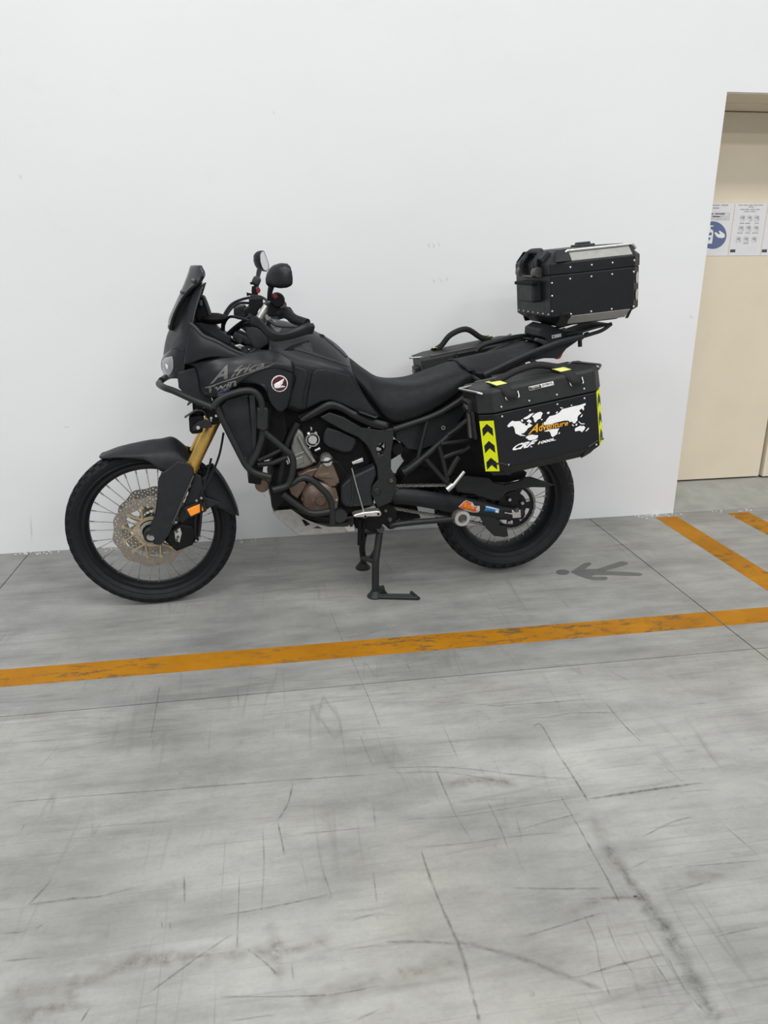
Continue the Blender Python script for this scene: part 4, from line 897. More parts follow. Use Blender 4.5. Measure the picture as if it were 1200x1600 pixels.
# foot peg, gear lever and linkage
pg = plate('foot_peg', 'V', -.225, .045, [(100, 215), (150, 195), (260, 172), (420, 155), (468, 162), (486, 195), (470, 232), (400, 236), (300, 238), (262, 262), (235, 245), (110, 248)], 'alu', bike, bev=.005); twin(pg, bike)
for q in ((440, 200), (265, 232)): pt = P(*g('V', q)[0], -.226); lathe('peg_bolt', [(.001, -.228), (.005, -.228), (.005, -.222), (.001, -.222)], (pt.x, 0, pt.z), 'deep_black', pg, n=12)
tube('gear_rod', L3('3', -.20, (838, 685), (868, 800), (912, 952)), .0035, 'steel', bike)
tube('gear_lever_tip', L3('V', -.235, (70, 335), (70, 300)), .013, 'rubber', bike)
lathe('lever_ring', [(.008, -.24), (.012, -.24), (.012, -.225), (.008, -.225)], Vector((P(*g('V', (70, 335))[0], -.23).x, 0, P(*g('V', (70, 335))[0], -.23).z)), 'steel', bike, n=16, closed=True)
plate('gear_arm', '3', -.195, .015, [(838, 650), (880, 632), (908, 622), (912, 645), (880, 655), (846, 664)], 'alu', bike, bev=.002)
# ---- engine
en = plate('engine', '3', -.140, .28, [(330, 800), (360, 700), (430, 640), (470, 560), (560, 560), (640, 620), (760, 640), (830, 740), (990, 660), (1000, 800), (970, 930), (860, 960), (740, 1010), (560, 990), (470, 930), (380, 940), (345, 880)], 'deep_black', bike, bev=.01)
plate('engine_upper', '3', -.120, .24, [(440, 430), (540, 360), (660, 370), (900, 500), (960, 650), (830, 740), (700, 660), (560, 640), (450, 620)], 'deep_black', en, bev=.006)
cy = plate('cylinder', '3', -.165, .30, [(462, 560), (478, 500), (505, 440), (532, 466), (556, 530), (612, 640), (600, 664), (540, 690), (478, 696), (470, 640)], 'cylinder_grey', en, bev=.012)
plate('cylinder_flange', '3', -.172, .30, [(474, 604), (545, 575), (552, 590), (480, 620)], 'cylinder_grey', en, bev=.003)
tube('coolant_pipe', L3('3', -.178, (504, 484), (540, 556), (600, 645)), .0085, 'cylinder_grey', en); tube('coolant_pipe', L3('3', -.172, (540, 560), (612, 650)), .006, 'dark_steel', en)
plate('cylinder_block', '3', -.168, .05, [(484, 625), (536, 605), (545, 655), (492, 682)], 'cylinder_grey', en, bev=.006)
th = P(*g('N', (480, 460))[0], -.17); o = lathe('throttle_body', [(.001, -.185), (.017, -.185), (.022, -.175), (.022, -.10), (.001, -.10)], Vector((th.x, 0, th.z)), 'alu', en, n=24)
lathe('throttle_ring', [(.024, -.186), (.028, -.186), (.028, -.16), (.024, -.16)], Vector((th.x, 0, th.z)), 'steel', en, n=28, closed=True)
for a, b, r in (((410, 385), (440, 370), .009), ((520, 350), (545, 380), .006), ((430, 580), (450, 590), .010), ((520, 640), (600, 600), .006), ((460, 270), (466, 320), .004), ((560, 440), (520, 560), .004), ((100, 720), (130, 830), .005), ((60, 740), (100, 850), .004)):
    tube('engine_fitting', L3('N', -.17, a, b), r, 'alu', en, n=10)
plate('airbox', '3', -.150, .30, [(664, 470), (682, 428), (760, 452), (866, 500), (872, 528), (835, 592), (780, 592), (700, 560), (656, 530)], 'matte_black', bike, bev=.010)
plate('generator_upper_cover', '3', -.205, .06, [(600, 742), (640, 668), (660, 650), (712, 650), (730, 680), (762, 762), (742, 800), (700, 806), (660, 770)], 'bronze', en, bev=.006)
plate('cover_rib', '3', -.209, .01, [(628, 730), (700, 715), (722, 748), (700, 752), (636, 746)], 'bronze', en, bev=.002)
wp = P(*g('3', (684, 640))[0], -.20); lathe('water_pump', [(.001, -.222), (.018, -.218), (.024, -.205), (.026, -.18), (.024, -.15), (.001, -.15)], (wp.x, 0, wp.z), 'alu', en, n=28)
tube('pump_strap', L3('3', -.222, (640, 650), (690, 648), (728, 628)), .004, 'deep_black', en)
gc = P(*g('3', (640, 875))[0], -.20)
gcv = lathe('generator_cover', [(.001, -.222), (.022, -.222), (.024, -.218), (.040, -.216), (.046, -.212), (.062, -.206), (.070, -.196), (.074, -.18), (.074, -.14), (.001, -.14)], (gc.x, 0, gc.z), 'bronze', en, n=44)
lathe('cover_cap', [(.001, -.229), (.017, -.229), (.019, -.226), (.019, -.220), (.001, -.220)], (gc.x, 0, gc.z-.004), 'bronze', gcv, n=28)
lathe('cover_cap_boss', [(.001, -.233), (.006, -.233), (.007, -.228), (.001, -.228)], (gc.x, 0, gc.z-.004), 'bronze', gcv, n=16)
plate('cover_lobe', '3', -.198, .06, [(695, 800), (740, 810), (758, 880), (750, 940), (716, 960), (690, 900)], 'bronze', en, bev=.008)
for q in ((742, 882), (560, 815), (530, 880), (560, 940), (640, 962), (600, 770), (750, 770)): pt = P(*g('3', q)[0], -.2); lathe('cover_bolt', [(.001, -.206), (.005, -.206), (.006, -.200), (.006, -.19), (.001, -.19)], (pt.x, 0, pt.z), 'steel' if q == (742, 882) else 'bronze', en, n=12)
plate('cover_front', '3', -.185, .05, [(440, 800), (500, 775), (545, 770), (560, 790), (520, 850), (500, 880), (460, 850)], 'bronze', en, bev=.006)
plate('case_gasket', '3', -.188, .05, [(500, 735), (560, 700), (640, 680), (590, 750), (545, 760)], 'bronze', en, bev=.006)
plate('sprocket_cover', '3', -.180, .06, [(768, 800), (800, 770), (832, 742), (985, 668), (994, 730), (965, 800), (962, 850), (975, 925), (860, 930), (800, 932), (768, 900)], 'matte_black', en, bev=.010)
plate('cover_seam', '3', -.184, .01, [(832, 742), (850, 735), (858, 780), (852, 900), (835, 930), (822, 930), (840, 850)], 'matte_black', en, bev=.003)
lathe('oil_filter', [(.001, -.16), (.03, -.16), (.034, -.15), (.034, -.05), (.001, -.05)], Vector((P(*g('3', (765, 985))[0], -.16).x, 0, P(*g('3', (765, 985))[0], -.16).z)), 'graphite', en, n=28)
lathe('horn', [(.001, -.12), (.026, -.12), (.030, -.105), (.030, -.09), (.001, -.09)], Vector((P(*g('3', (280, 800))[0], -.12).x, 0, P(*g('3', (280, 800))[0], -.12).z)), 'bronze', bike, n=24)
tube('exhaust_header', L3('3', .04, (420, 620), (350, 720), (360, 860), (480, 960), (700, 1010), (860, 1000)), .02, 'dark_steel', en, cat=5, n=14)
tube('exhaust_header', L3('3', -.04, (430, 640), (370, 730), (376, 860), (490, 950), (700, 1000), (860, 990)), .02, 'dark_steel', en, cat=5, n=14)
# bash plate
bl_ = L3('3', -.150, (348, 962), (372, 950), (460, 943), (500, 970), (545, 1003), (620, 1032), (690, 1052), (780, 1053), (850, 1046), (862, 1080), (700, 1092), (508, 1106), (440, 1050), (370, 986))
h1 = L3('3', -.150, (525, 1006), (545, 1010), (580, 1036), (550, 1050)); h2 = L3('3', -.150, (592, 1062), (625, 1046), (655, 1063))
bp = holed('bash_plate', [bl_, h1, h2], 'skid_alu', bike, .004, bev=.001); bp['label'] = 'silver aluminium bash plate under the engine'
o = twin(bp, bp, 'bash_plate_side')
e1 = L3('3', -.150, (348, 962), (370, 986), (440, 1050), (508, 1106), (700, 1092), (862, 1080))
obj('bash_plate_floor', *(lambda V: (V, [(i, i+1, i+1+len(e1), i+len(e1)) for i in range(len(e1)-1)]))(e1+[flip(p) for p in e1]), 'skid_alu', bp, sol=.004)
plate('bash_plate_rib', '3', -.153, .003, [(414, 985), (458, 978), (486, 1020), (482, 1062), (470, 1058)], 'skid_alu', bp, bev=.001)
plate('bash_plate_tab', '3', -.156, .005, [(795, 1058), (818, 1050), (850, 1046), (862, 1080), (815, 1083)], 'alu', bp, bev=.001)
# ---- crash bars
cb = tube('crash_bar', L3('C', 0, (140, 262, .06), (132, 285, -.06), (190, 322, -.16), (300, 362, -.205), (500, 452, -.255), (735, 548, -.285)), .0128, 'frame_black', bike, cat=6, n=14)
cb['label'] = 'black tubular crash bars'
tube('crash_bar_tube', L3('2', -.285, (362, 908), (400, 862), (460, 832), (550, 812), (600, 828), (630, 880), (632, 940)), .0128, 'frame_black', cb, cat=5, n=14)
tube('crash_bar_tube', L3('3', -.275, (-8, 300), (60, 440), (120, 560), (178, 672), (225, 715), (330, 742)), .0128, 'frame_black', cb, fil=.05, n=14)
tube('crash_bar_tube', L3('3', -.270, (285, 300), (285, 480), (245, 600), (190, 690)), .0128, 'frame_black', cb, fil=.05, n=14)
tube('crash_bar_tube', L3('3', -.270, (285, 455), (400, 552), (465, 605), (476, 660), (462, 740), (440, 800), (345, 822)), .0128, 'frame_black', cb, fil=.05, n=14)
tube('crash_bar_tube', L3('3', -.262, (350, 822), (470, 782), (505, 755), (545, 742), (590, 760), (690, 850), (716, 920), (718, 1035)), .0128, 'frame_black', cb, fil=.05, n=14)
tube('crash_bar_tube', L3('3', -.258, (405, 845), (480, 905), (570, 968), (640, 968), (712, 952)), .0128, 'frame_black', cb, fil=.05, n=14)
tube('crash_bar_tube', L3('3', -.20, (255, 640), (340, 600), (420, 560)), .009, 'frame_black', cb, n=10)
tube('crash_bar_tube', L3('3', -.20, (250, 665), (340, 655), (430, 620)), .011, 'frame_black', cb, n=10)
plate('crash_bar_clamp', '3', -.295, .05, [(246, 310), (300, 306), (318, 320), (316, 440), (290, 460), (246, 440)], 'frame_black', cb, bev=.006)
for o in list(cb.children): twin(o, cb)
plate('lower_bracket', '3', -.20, .05, [(330, 800), (400, 810), (430, 850), (420, 900), (360, 950), (340, 930)], 'deep_black', bike, bev=.006)
c2 = tube('crash_bar_nose', [flip(p) for p in L3('C', 0, (190, 322, -.16), (300, 362, -.205), (500, 452, -.255), (735, 548, -.285))], .0128, 'frame_black', cb, cat=6, n=14)
tube('crash_bar_nose', [flip(Vector(p)) for p in L3('C', 0, (132, 285, -.05), (160, 305, -.12), (190, 322, -.16))], .0128, 'frame_black', cb, cat=6, n=14)
# fog lamp under the nose
fg = plate('fog_lamp', 'C', -.205, .075, [(456, 648), (520, 640), (612, 630), (622, 700), (612, 820), (560, 832), (492, 838), (466, 800)], 'deep_black', bike, bev=.006); fg['label'] = 'small black fog lamp with a peaked cover'
patch('fog_lamp_peak', [L3('C', -.215, (412, 652), (470, 612), (540, 572), (620, 580), (660, 640)), L3('C', -.125, (405, 640), (465, 600), (538, 560), (620, 565), (660, 625))], 'graphite', fg, sol=.004)
plate('fog_lamp_arm', 'C', -.212, .010, [(500, 760), (560, 700), (640, 676), (700, 690), (720, 760), (660, 770), (600, 775), (560, 800), (500, 800)], 'matte_black', fg, bev=.002)
lathe('fog_lamp_bolt', [(.001, -.220), (.007, -.220), (.007, -.212), (.001, -.212)], Vector((P(*g('C', (562, 762))[0], -.215).x, 0, P(*g('C', (562, 762))[0], -.215).z)), 'alu', fg, n=12)
twin(fg, bike)
plate('fog_bracket', 'C', -.19, .05, [(520, 470), (620, 500), (740, 560), (800, 620), (780, 720), (720, 740), (660, 660), (600, 600), (530, 540)], 'deep_black', bike, bev=.003)
for q in ((632, 535), (760, 635), (705, 660), (700, 690)): pt = P(*g('C', q)[0], -.2); lathe('bracket_bolt', [(.001, -.200), (.005, -.200), (.005, -.19), (.001, -.19)], (pt.x, 0, pt.z), 'alu', bike, n=10)
# ---- handlebar
hb = tube('handlebar', [P(*g('A', (1020, 865))[0], -.40), P(*g('A', (730, 730))[0], -.27), P(*g('A', (600, 690))[0], -.19), P(*g('A', (560, 760))[0], -.09), flip(P(*g('A', (560, 760))[0], -.09)), flip(P(*g('A', (600, 690))[0], -.19)), flip(P(*g('A', (730, 730))[0], -.27)), flip(P(*g('A', (1020, 865))[0], -.40))], .0125, 'matte_black', bike, fil=.05, n=14)
tube('bar_brace', L3('A', -.20, (505, 778), (580, 655)), .0135, 'alu', hb, n=14)
gp_ = tube('grip', L3('A', 0, (700, 735, -.27), (780, 720, -.29), (860, 790, -.345), (1000, 840, -.39)), .018, 'rubber', hb, cat=4, n=14); twin(gp_, hb)
hg = patch('hand_guard', [
    L3('A', 0, (402, 792, -.30), (450, 762, -.335), (530, 815, -.39), (610, 885, -.43), (720, 925, -.455), (860, 885, -.46), (980, 838, -.45), (1062, 832, -.42)),
    L3('A', 0, (405, 820, -.305), (470, 815, -.345), (545, 860, -.40), (620, 930, -.44), (730, 955, -.465), (870, 925, -.468), (990, 880, -.458), (1080, 868, -.42)),
    L3('A', 0, (410, 850, -.30), (480, 868, -.345), (560, 930, -.40), (640, 985, -.435), (740, 995, -.455), (870, 968, -.458), (990, 930, -.45), (1072, 905, -.415)),
    L3('A', 0, (415, 865, -.29), (480, 885, -.335), (570, 965, -.39), (640, 1022, -.42), (740, 1020, -.44), (870, 990, -.445), (990, 955, -.44), (1060, 945, -.41))], 'matte_black', hb, sol=.006); twin(hg, hb)
hd = patch('hand_deflector', [
    L3('A', 0, (358, 878, -.30), (430, 875, -.34), (500, 900, -.37), (580, 985, -.40)),
    L3('A', 0, (360, 920, -.305), (430, 950, -.345), (500, 985, -.375), (585, 1010, -.40)),
    L3('A', 0, (362, 960, -.30), (420, 1030, -.335), (490, 1070, -.365), (590, 1040, -.395)),
    L3('A', 0, (430, 1060, -.30), (450, 1095, -.33), (500, 1100, -.36), (590, 1050, -.39))], 'matte_black', hb, sol=.005); twin(hd, hb)
tube('clutch_lever', L3('A', 0, (600, 800, -.25), (700, 860, -.33), (900, 870, -.40)), .006, 'dark_steel', hb, cat=4)
sg_ = plate('switch_block', 'A', -.285, .05, [(600, 620), (650, 600), (690, 640), (760, 680), (760, 730), (690, 760), (640, 770), (590, 760)], 'deep_black', hb, bev=.006)
lathe('switch_dial', [(.001, -.30), (.022, -.30), (.026, -.29), (.026, -.26), (.001, -.26)], Vector((P(*g('A', (690, 590))[0], -.28).x, 0, P(*g('A', (690, 590))[0], -.28).z)), 'deep_black', hb, n=24)
lathe('switch_cap', [(.001, -.285), (.014, -.285), (.014, -.26), (.001, -.26)], Vector((P(*g('A', (745, 640))[0], -.28).x, 0, P(*g('A', (745, 640))[0], -.28).z)), 'dark_steel', hb, n=20)
plate('switch_red', 'A', -.302, .01, [(648, 535), (680, 530), (700, 560), (660, 585), (640, 560)], 'red_anod', hb, bev=.002)
plate('switch_red', 'A', -.298, .01, [(625, 570), (665, 580), (690, 625), (655, 600), (625, 595)], 'badge_red', hb, bev=.002)
for q, r in (((590, 770), .01), ((655, 845), .012), ((690, 885), .012), ((610, 740), .008)): pt = P(*g('A', q)[0], -.24); lathe('bar_clamp', [(.001, -.26), (r, -.26), (r, -.22), (.001, -.22)], (pt.x, 0, pt.z), 'steel', hb, n=14)
plate('reservoir_cup', 'A', .20, .06, [(235, 670), (290, 650), (360, 640), (400, 760), (280, 800), (235, 760)], 'graphite', hb, bev=.006)
plate('bar_mount', 'A', .02, .10, [(400, 580), (540, 570), (540, 640), (500, 690), (450, 780), (360, 760), (340, 700), (400, 660)], 'deep_black', hb, bev=.005)
tube('riser', L3('A', 0, (330, 900, -.04), (440, 760, -.04)), .018, 'matte_black', hb, n=12); tube('riser', L3('A', 0, (330, 900, .04), (440, 760, .04)), .018, 'matte_black', hb, n=12)
m = MB_(); m.box(P(*g('A', (340, 980))[0], 0), (.09, .20, .03), Matrix.Rotation(.45, 3, 'Y')); m.make('top_yoke', 'matte_black', hb, smooth=False, bev=.008)
for q in ((300, 990), (390, 1010), (350, 1070)): pt = P(*g('A', q)[0], -.09); lathe('yoke_cap', [(.001, -.012), (.016, -.012), (.018, 0), (.001, 0)], pt, 'dark_steel', hb, axis='Z', n=16)
plate('yoke_plate', 'A', -.10, .03, [(240, 1070), (300, 1050), (400, 1100), (420, 1130), (300, 1110)], 'alu', hb, bev=.003)
for i, pts in enumerate(([(115, 930, .02), (125, 780, .04), (190, 660, .08), (280, 600, .12), (420, 565, .15), (480, 600, .18)], [(130, 950, 0), (140, 800, .02), (210, 680, .05), (300, 625, .10), (400, 625, .14)], [(118, 900, -.03), (150, 810, -.05), (200, 765, -.08), (300, 780, -.16), (400, 810, -.22)], [(170, 950, -.03), (260, 870, -.06), (360, 800, -.12), (420, 770, -.18)], [(220, 960, -.02), (260, 900, -.04), (340, 850, -.10), (420, 830, -.2)], [(520, 560, .16), (570, 590, 0), (590, 640, -.16)])):
    tube('control_cable', L3('A', 0, *pts), .008 if i in (3, 4) else .0055, 'rubber', hb, cat=6)
# mirrors: outline laid on the tilted mirror plane, domed shell in front of it
def on_tilt(pts, anchor, nrm):
    o = MBI @ CAM; out = []
    for p in pts:
        d = MBI.to_3x3() @ pdir(p[0], p[1]); out.append(o+d*((anchor-o).dot(nrm)/d.dot(nrm)))
    return out
def mirror(k, outline, glass, anchor_px, lat, nrm, deep, stem):
    nrm = Vector(nrm).normalized(); an = P(*g(k, anchor_px)[0], lat)
    pts = on_tilt(g(k, *outline), an, nrm); c = sum(pts, Vector())/len(pts); n = len(pts); V = []; F = []
    for s, o in ((1, .0), (1.0, -.25), (.93, -.6), (.72, -.9), (.35, -1.)): V += [c+(p-c)*s+nrm*(o*deep) for p in pts]
    F = [tuple(range(n)), tuple(range(4*n, 5*n))]+[(a*n+i, a*n+(i+1) % n, (a+1)*n+(i+1) % n, (a+1)*n+i) for a in range(4) for i in range(n)]
    o = obj('mirror', V, F, 'paint_black', hb, ang=60)
    gp2 = on_tilt(g(k, *glass), an+nrm*.0015, nrm) if glass else [c+(p-c)*.93+nrm*.0015 for p in pts]
    m2 = len(gp2); obj('mirror_face', gp2+[p-nrm*.001 for p in gp2], [tuple(range(m2)), tuple(range(m2, 2*m2))]+[(i, (i+1) % m2, m2+(i+1) % m2, m2+i) for i in range(m2)], 'mirror_glass', o, smooth=False)
    tube('mirror_stem', [P(q[0], q[1], q[2]) for q in g(k, *stem)], [.011, .007], 'matte_black', o, cat=5)
    return o
ml = mirror('A', [(607, 425), (604, 370), (618, 310), (645, 258), (685, 222), (740, 206), (795, 212), (826, 245), (842, 300), (850, 370), (848, 420), (832, 445), (790, 464), (735, 470), (690, 462), (655, 450), (628, 452)], None, (730, 340), -.37, (.78, .62, 0), .035, [(628, 445, -.355), (612, 510, -.33), (602, 590, -.30)])
mr = mirror('A', [(508, 118), (520, 88), (540, 76), (556, 90), (574, 140), (594, 195), (604, 235), (596, 270), (578, 298), (548, 290), (525, 250), (508, 190)], [(512, 122), (523, 95), (540, 84), (552, 95), (570, 145), (590, 198), (598, 236), (590, 266), (576, 288), (550, 276), (530, 244), (514, 190)], (555, 190), .37, (.80, -.60, -.05), .045, [(500, 285, .36), (490, 330, .34), (480, 420, .30), (470, 560, .27)])
# action-camera mount on the bar
ac = obj('camera_mount', *MB_().box((0, 0, 0), (.034, .044, .040)).__dict__.values(), 'graphite', hb, smooth=False, bev=.013, seg=4)
ac.location = P(*g('A', (470, 395))[0], .20); ac.rotation_euler = (0, .5, 0)
def gad(name, k, lat, th, pts, mat): return plate(name, k, lat, th, pts, mat, hb, bev=.002)
gad('mount_arm', 'A', .185, .02, [(425, 450), (470, 440), (480, 520), (470, 560), (430, 560), (420, 500)], 'deep_black')
gad('mount_red', 'A', .18, .02, [(462, 465), (500, 460), (516, 490), (505, 520), (470, 515)], 'red_anod')
gad('mount_knob', 'A', .18, .02, [(368, 512), (395, 520), (430, 525), (430, 540), (395, 545), (372, 552)], 'deep_black')
gad('mount_knob', 'A', .18, .02, [(402, 408), (440, 400), (445, 430), (410, 432)], 'deep_black')
gad('mount_clamp', 'A', .17, .05, [(415, 535), (520, 545), (530, 578), (405, 580)], 'graphite')

# ------------------------------------------------------------------ luggage cases
def ring_shell(mbq, plan, levels):
    # plan: CCW outline (x,y); levels: (z, inset) -> closed faceted box
    n = len(plan); V = []
    for z, ins in levels:
        for x, y in plan:
            V.append(Vector((x-math.copysign(min(abs(x), ins), x), y-math.copysign(min(abs(y), ins), y), z)))
    L = len(levels); F = [tuple(range(n))[::-1], tuple(range((L-1)*n, L*n))]+[(a*n+i, a*n+(i+1) % n, (a+1)*n+(i+1) % n, (a+1)*n+i) for a in range(L-1) for i in range(n)]
    mbq.add(V, F); return mbq
RIV = None
def rivet(par, p, ax, r=.0045, mat='alu'):
    global RIV
    if RIV is None:
        v, f = lathe_geo([(.0001, -.0022), (.6, -.0018), (1., 0), (1., .001)], (0, 0, 0), n=10)
        RIV = bpy.data.meshes.new('rivet'); RIV.from_pydata([(a.x*.0045, a.y, a.z*.0045) for a in v], [], f); RIV.materials.append(MAT[mat]); RIV.polygons.foreach_set('use_smooth', [True]*len(RIV.polygons))
    o = bpy.data.objects.new('rivet', RIV); link(o, par); o.location = p
    o.rotation_mode = 'QUATERNION'; o.rotation_quaternion = Vector((0, -1, 0)).rotation_difference(Vector(ax)); return o
def chevrons(par, a, b, h0, h1, out, n_=3, flipx=False):
    # a,b: bottom ends of the strip (Vector), h0,h1: z range; out: outward offset; yellow tape with black chevrons
    up = Vector((0, 0, 1)); v = [a+up*h0+out*.0012, b+up*h0+out*.0012, b+up*h1+out*.0012, a+up*h1+out*.0012]
    o = obj('hi_vis_strip', v+[p-out*.001 for p in v], BOXQ, 'hi_vis', par, smooth=False)
    H = h1-h0; w_ = b-a; st_ = H/3.
    for i in range(4):
        base = h0+st_*(i-.07)+.012; tip = st_*.52; th_ = st_*.44
        def q(u, z): return a+w_*u+up*min(max(z, h0), h1)+out*.0022
        lo, mi, hi = .14, .5, .86
        vv = [q(lo, base), q(mi, base+tip*.55), q(hi, base), q(hi, base+th_), q(mi, base+th_+tip*.55), q(lo, base+th_)]
        if base > h1-.004: continue
        obj('chevron', vv+[p-out*.0008 for p in vv], [(0, 1, 4, 5), (1, 2, 3, 4), (6, 11, 10, 7), (7, 10, 9, 8)]+[(i_, (i_+1) % 6, 6+(i_+1) % 6, 6+i_) for i_ in range(6)], 'case_black', o, smooth=False)
    return o
BOXQ = [(0, 1, 2, 3), (7, 6, 5, 4), (0, 4, 5, 1), (1, 5, 6, 2), (2, 6, 7, 3), (3, 7, 4, 0)]
def pannier(side, label):
    # local frame: x along the bike (rear +), y outwards is negative for the near case; z up from its base
    a = math.radians(9.3); ctr = Vector((1.574, -.365, .627)) if side < 0 else Vector((1.542, .365, .668))
    M = MB @ Matrix.Translation(ctr) @ Matrix.Rotation(-a, 4, 'Y'); e = empty('pannier', M, label, 'pannier', 'aluminium side cases hung on the rack'); inv = M.inverted()
    del e['group']; s = side
    plan = [(-.252, -s*.105), (-.252, s*.066), (-.202, s*.105), (.212, s*.105), (.252, s*.058), (.252, -s*.105)]
    body = ring_shell(MB_(), plan, [(0, .045), (.045, .0), (.262, 0)]).make('body', 'case_black', e, smooth=False, bev=.004)
    pl2 = [(x*1.012, y*1.02) for x, y in plan]
    lid = ring_shell(MB_(), pl2, [(.266, 0), (.346, .003), (.354, .013), (.357, .06)]).make('lid', 'case_lid', e, smooth=False, bev=.005)
    # bottom corner caps
    for x in (-1, 1):
        m = MB_(); m.add([(x*.254, s*.064, .058), (x*.207, s*.1075, .070), (x*.165, s*.1075, .052), (x*.150, s*.064, -.002), (x*.209, s*.027, -.002)], [(0, 1, 2, 3, 4)]); m.make('corner_cap', 'matte_black', body, smooth=False, sol=.004)
    for k, zz in enumerate((.285, .247)):
        for i in range(4): rivet(lid if k == 0 else body, (-.172+.112*i, s*(.1085 if k == 0 else .1055), zz), (0, s, 0))
    for x in (-.168, .200): rivet(body, (x, s*.1055, .052), (0, s, 0))
    sd = Vector((0, s, 0))
    c0 = Vector((-.252, s*.066, 0)); c1 = Vector((-.202, s*.105, 0)); nf = Vector((-(c1-c0).y*s, (c1-c0).x*s, 0)).normalized()
    chevrons(body, c0+(c1-c0)*.02, c0+(c1-c0)*.92, .035, .238, nf)
    c0 = Vector((.212, s*.105, 0)); c1 = Vector((.252, s*.058, 0)); nf = Vector((-(c1-c0).y*s, (c1-c0).x*s, 0)).normalized()
    chevrons(body, c0+(c1-c0)*.10, c0+(c1-c0)*.98, .045, .262, nf)
    # tie-down loops on the lid ends, strap loops, carry strap
    for x in (-1, 1):
        tb_ = [(-.232, s*.088, .343), (-.248, s*.075, .350), (-.288, -s*.03, .356), (-.215, -s*.06, .350)] if x < 0 else [(.17, -s*.06, .350), (.20, -s*.05, .362), (.258, s*.07, .354), (.238, s*.085, .343)]
        tube('tie_bar', tb_, .0045, 'alu' if x < 0 else 'dark_steel', lid, fil=.008)
        # end latch
    m = MB_(); m.box((-.262, -s*.02, .285), (.024, .07, .05)); m.make('latch_housing', 'case_lid', lid, smooth=False, bev=.005)
    m = MB_(); m.box((-.268, -s*.01, .222), (.012, .026, .125), Matrix.Rotation(.06, 3, 'Y')); m.box((-.27, -s*.01, .285), (.016, .04, .016)); m.make('latch_lever', 'latch_metal', body, smooth=False, bev=.003)
    m = MB_(); m.box((-.264, s*.03, .215), (.014, .02, .11)); m.make('latch_rail', 'matte_black', body, smooth=False, bev=.003)
    arch = .022 if s < 0 else .056
    for x in (-.125, .135):
        tube('strap_loop', [(x-.026, s*.095, .346), (x-.026, s*.1125, .308), (x+.026, s*.1125, .308), (x+.026, s*.095, .346)], .003, 'steel', lid, fil=.006, n=8)
        m = MB_(); pth = [(s*.1135, .306), (s*.1135, .33), (s*.098, .352), (s*.066, .362), (s*.025, .366)]
        v = [Vector((x+dx-(.045 if s < 0 else .008)*i_/4, y, z)) for i_, (y, z) in enumerate(pth) for dx in (-.021, .021)]; m.add(v, [(2*i, 2*i+1, 2*i+3, 2*i+2) for i in range(4)]); m.make('strap_end', 'webbing', lid, sol=.005)
        v = [Vector((x+dx-((.012*i_+.026) if s < 0 else .006), y, z)) for i_, (y, z) in enumerate(((s*.080, .3625), (s*.05, .3690), (s*.020, .3715))) for dx in (-.021, .021)]; obj('strap_label', v, [(0, 1, 3, 2), (2, 3, 5, 4)], 'label_yellow', lid, sol=.002)
    tube('carry_strap', [(-.175 if s < 0 else -.14, s*.03, .362), (-.13 if s < 0 else -.11, s*.03, .374), (-.06, s*.02, .372+arch*.8), (.02, s*.02, .372+arch), (.09, s*.03, .374), (.13, s*.03, .362)], .0135, 'webbing', lid, cat=5, n=12)
    m = MB_(); m.box((0, -s*.09, .354), (.40, .02, .006)); m.make('hinge', 'dark_steel', lid, smooth=False)
    return e, body, lid, M, inv
lp, lbody, llid, LM, LI = pannier(-1, 'black side case with world map decal and yellow chevrons, in front of the rear wheel')
rp, rbody, rlid, RM, RI = pannier(1, 'black side case between the seat and the white wall, its strap arched high')
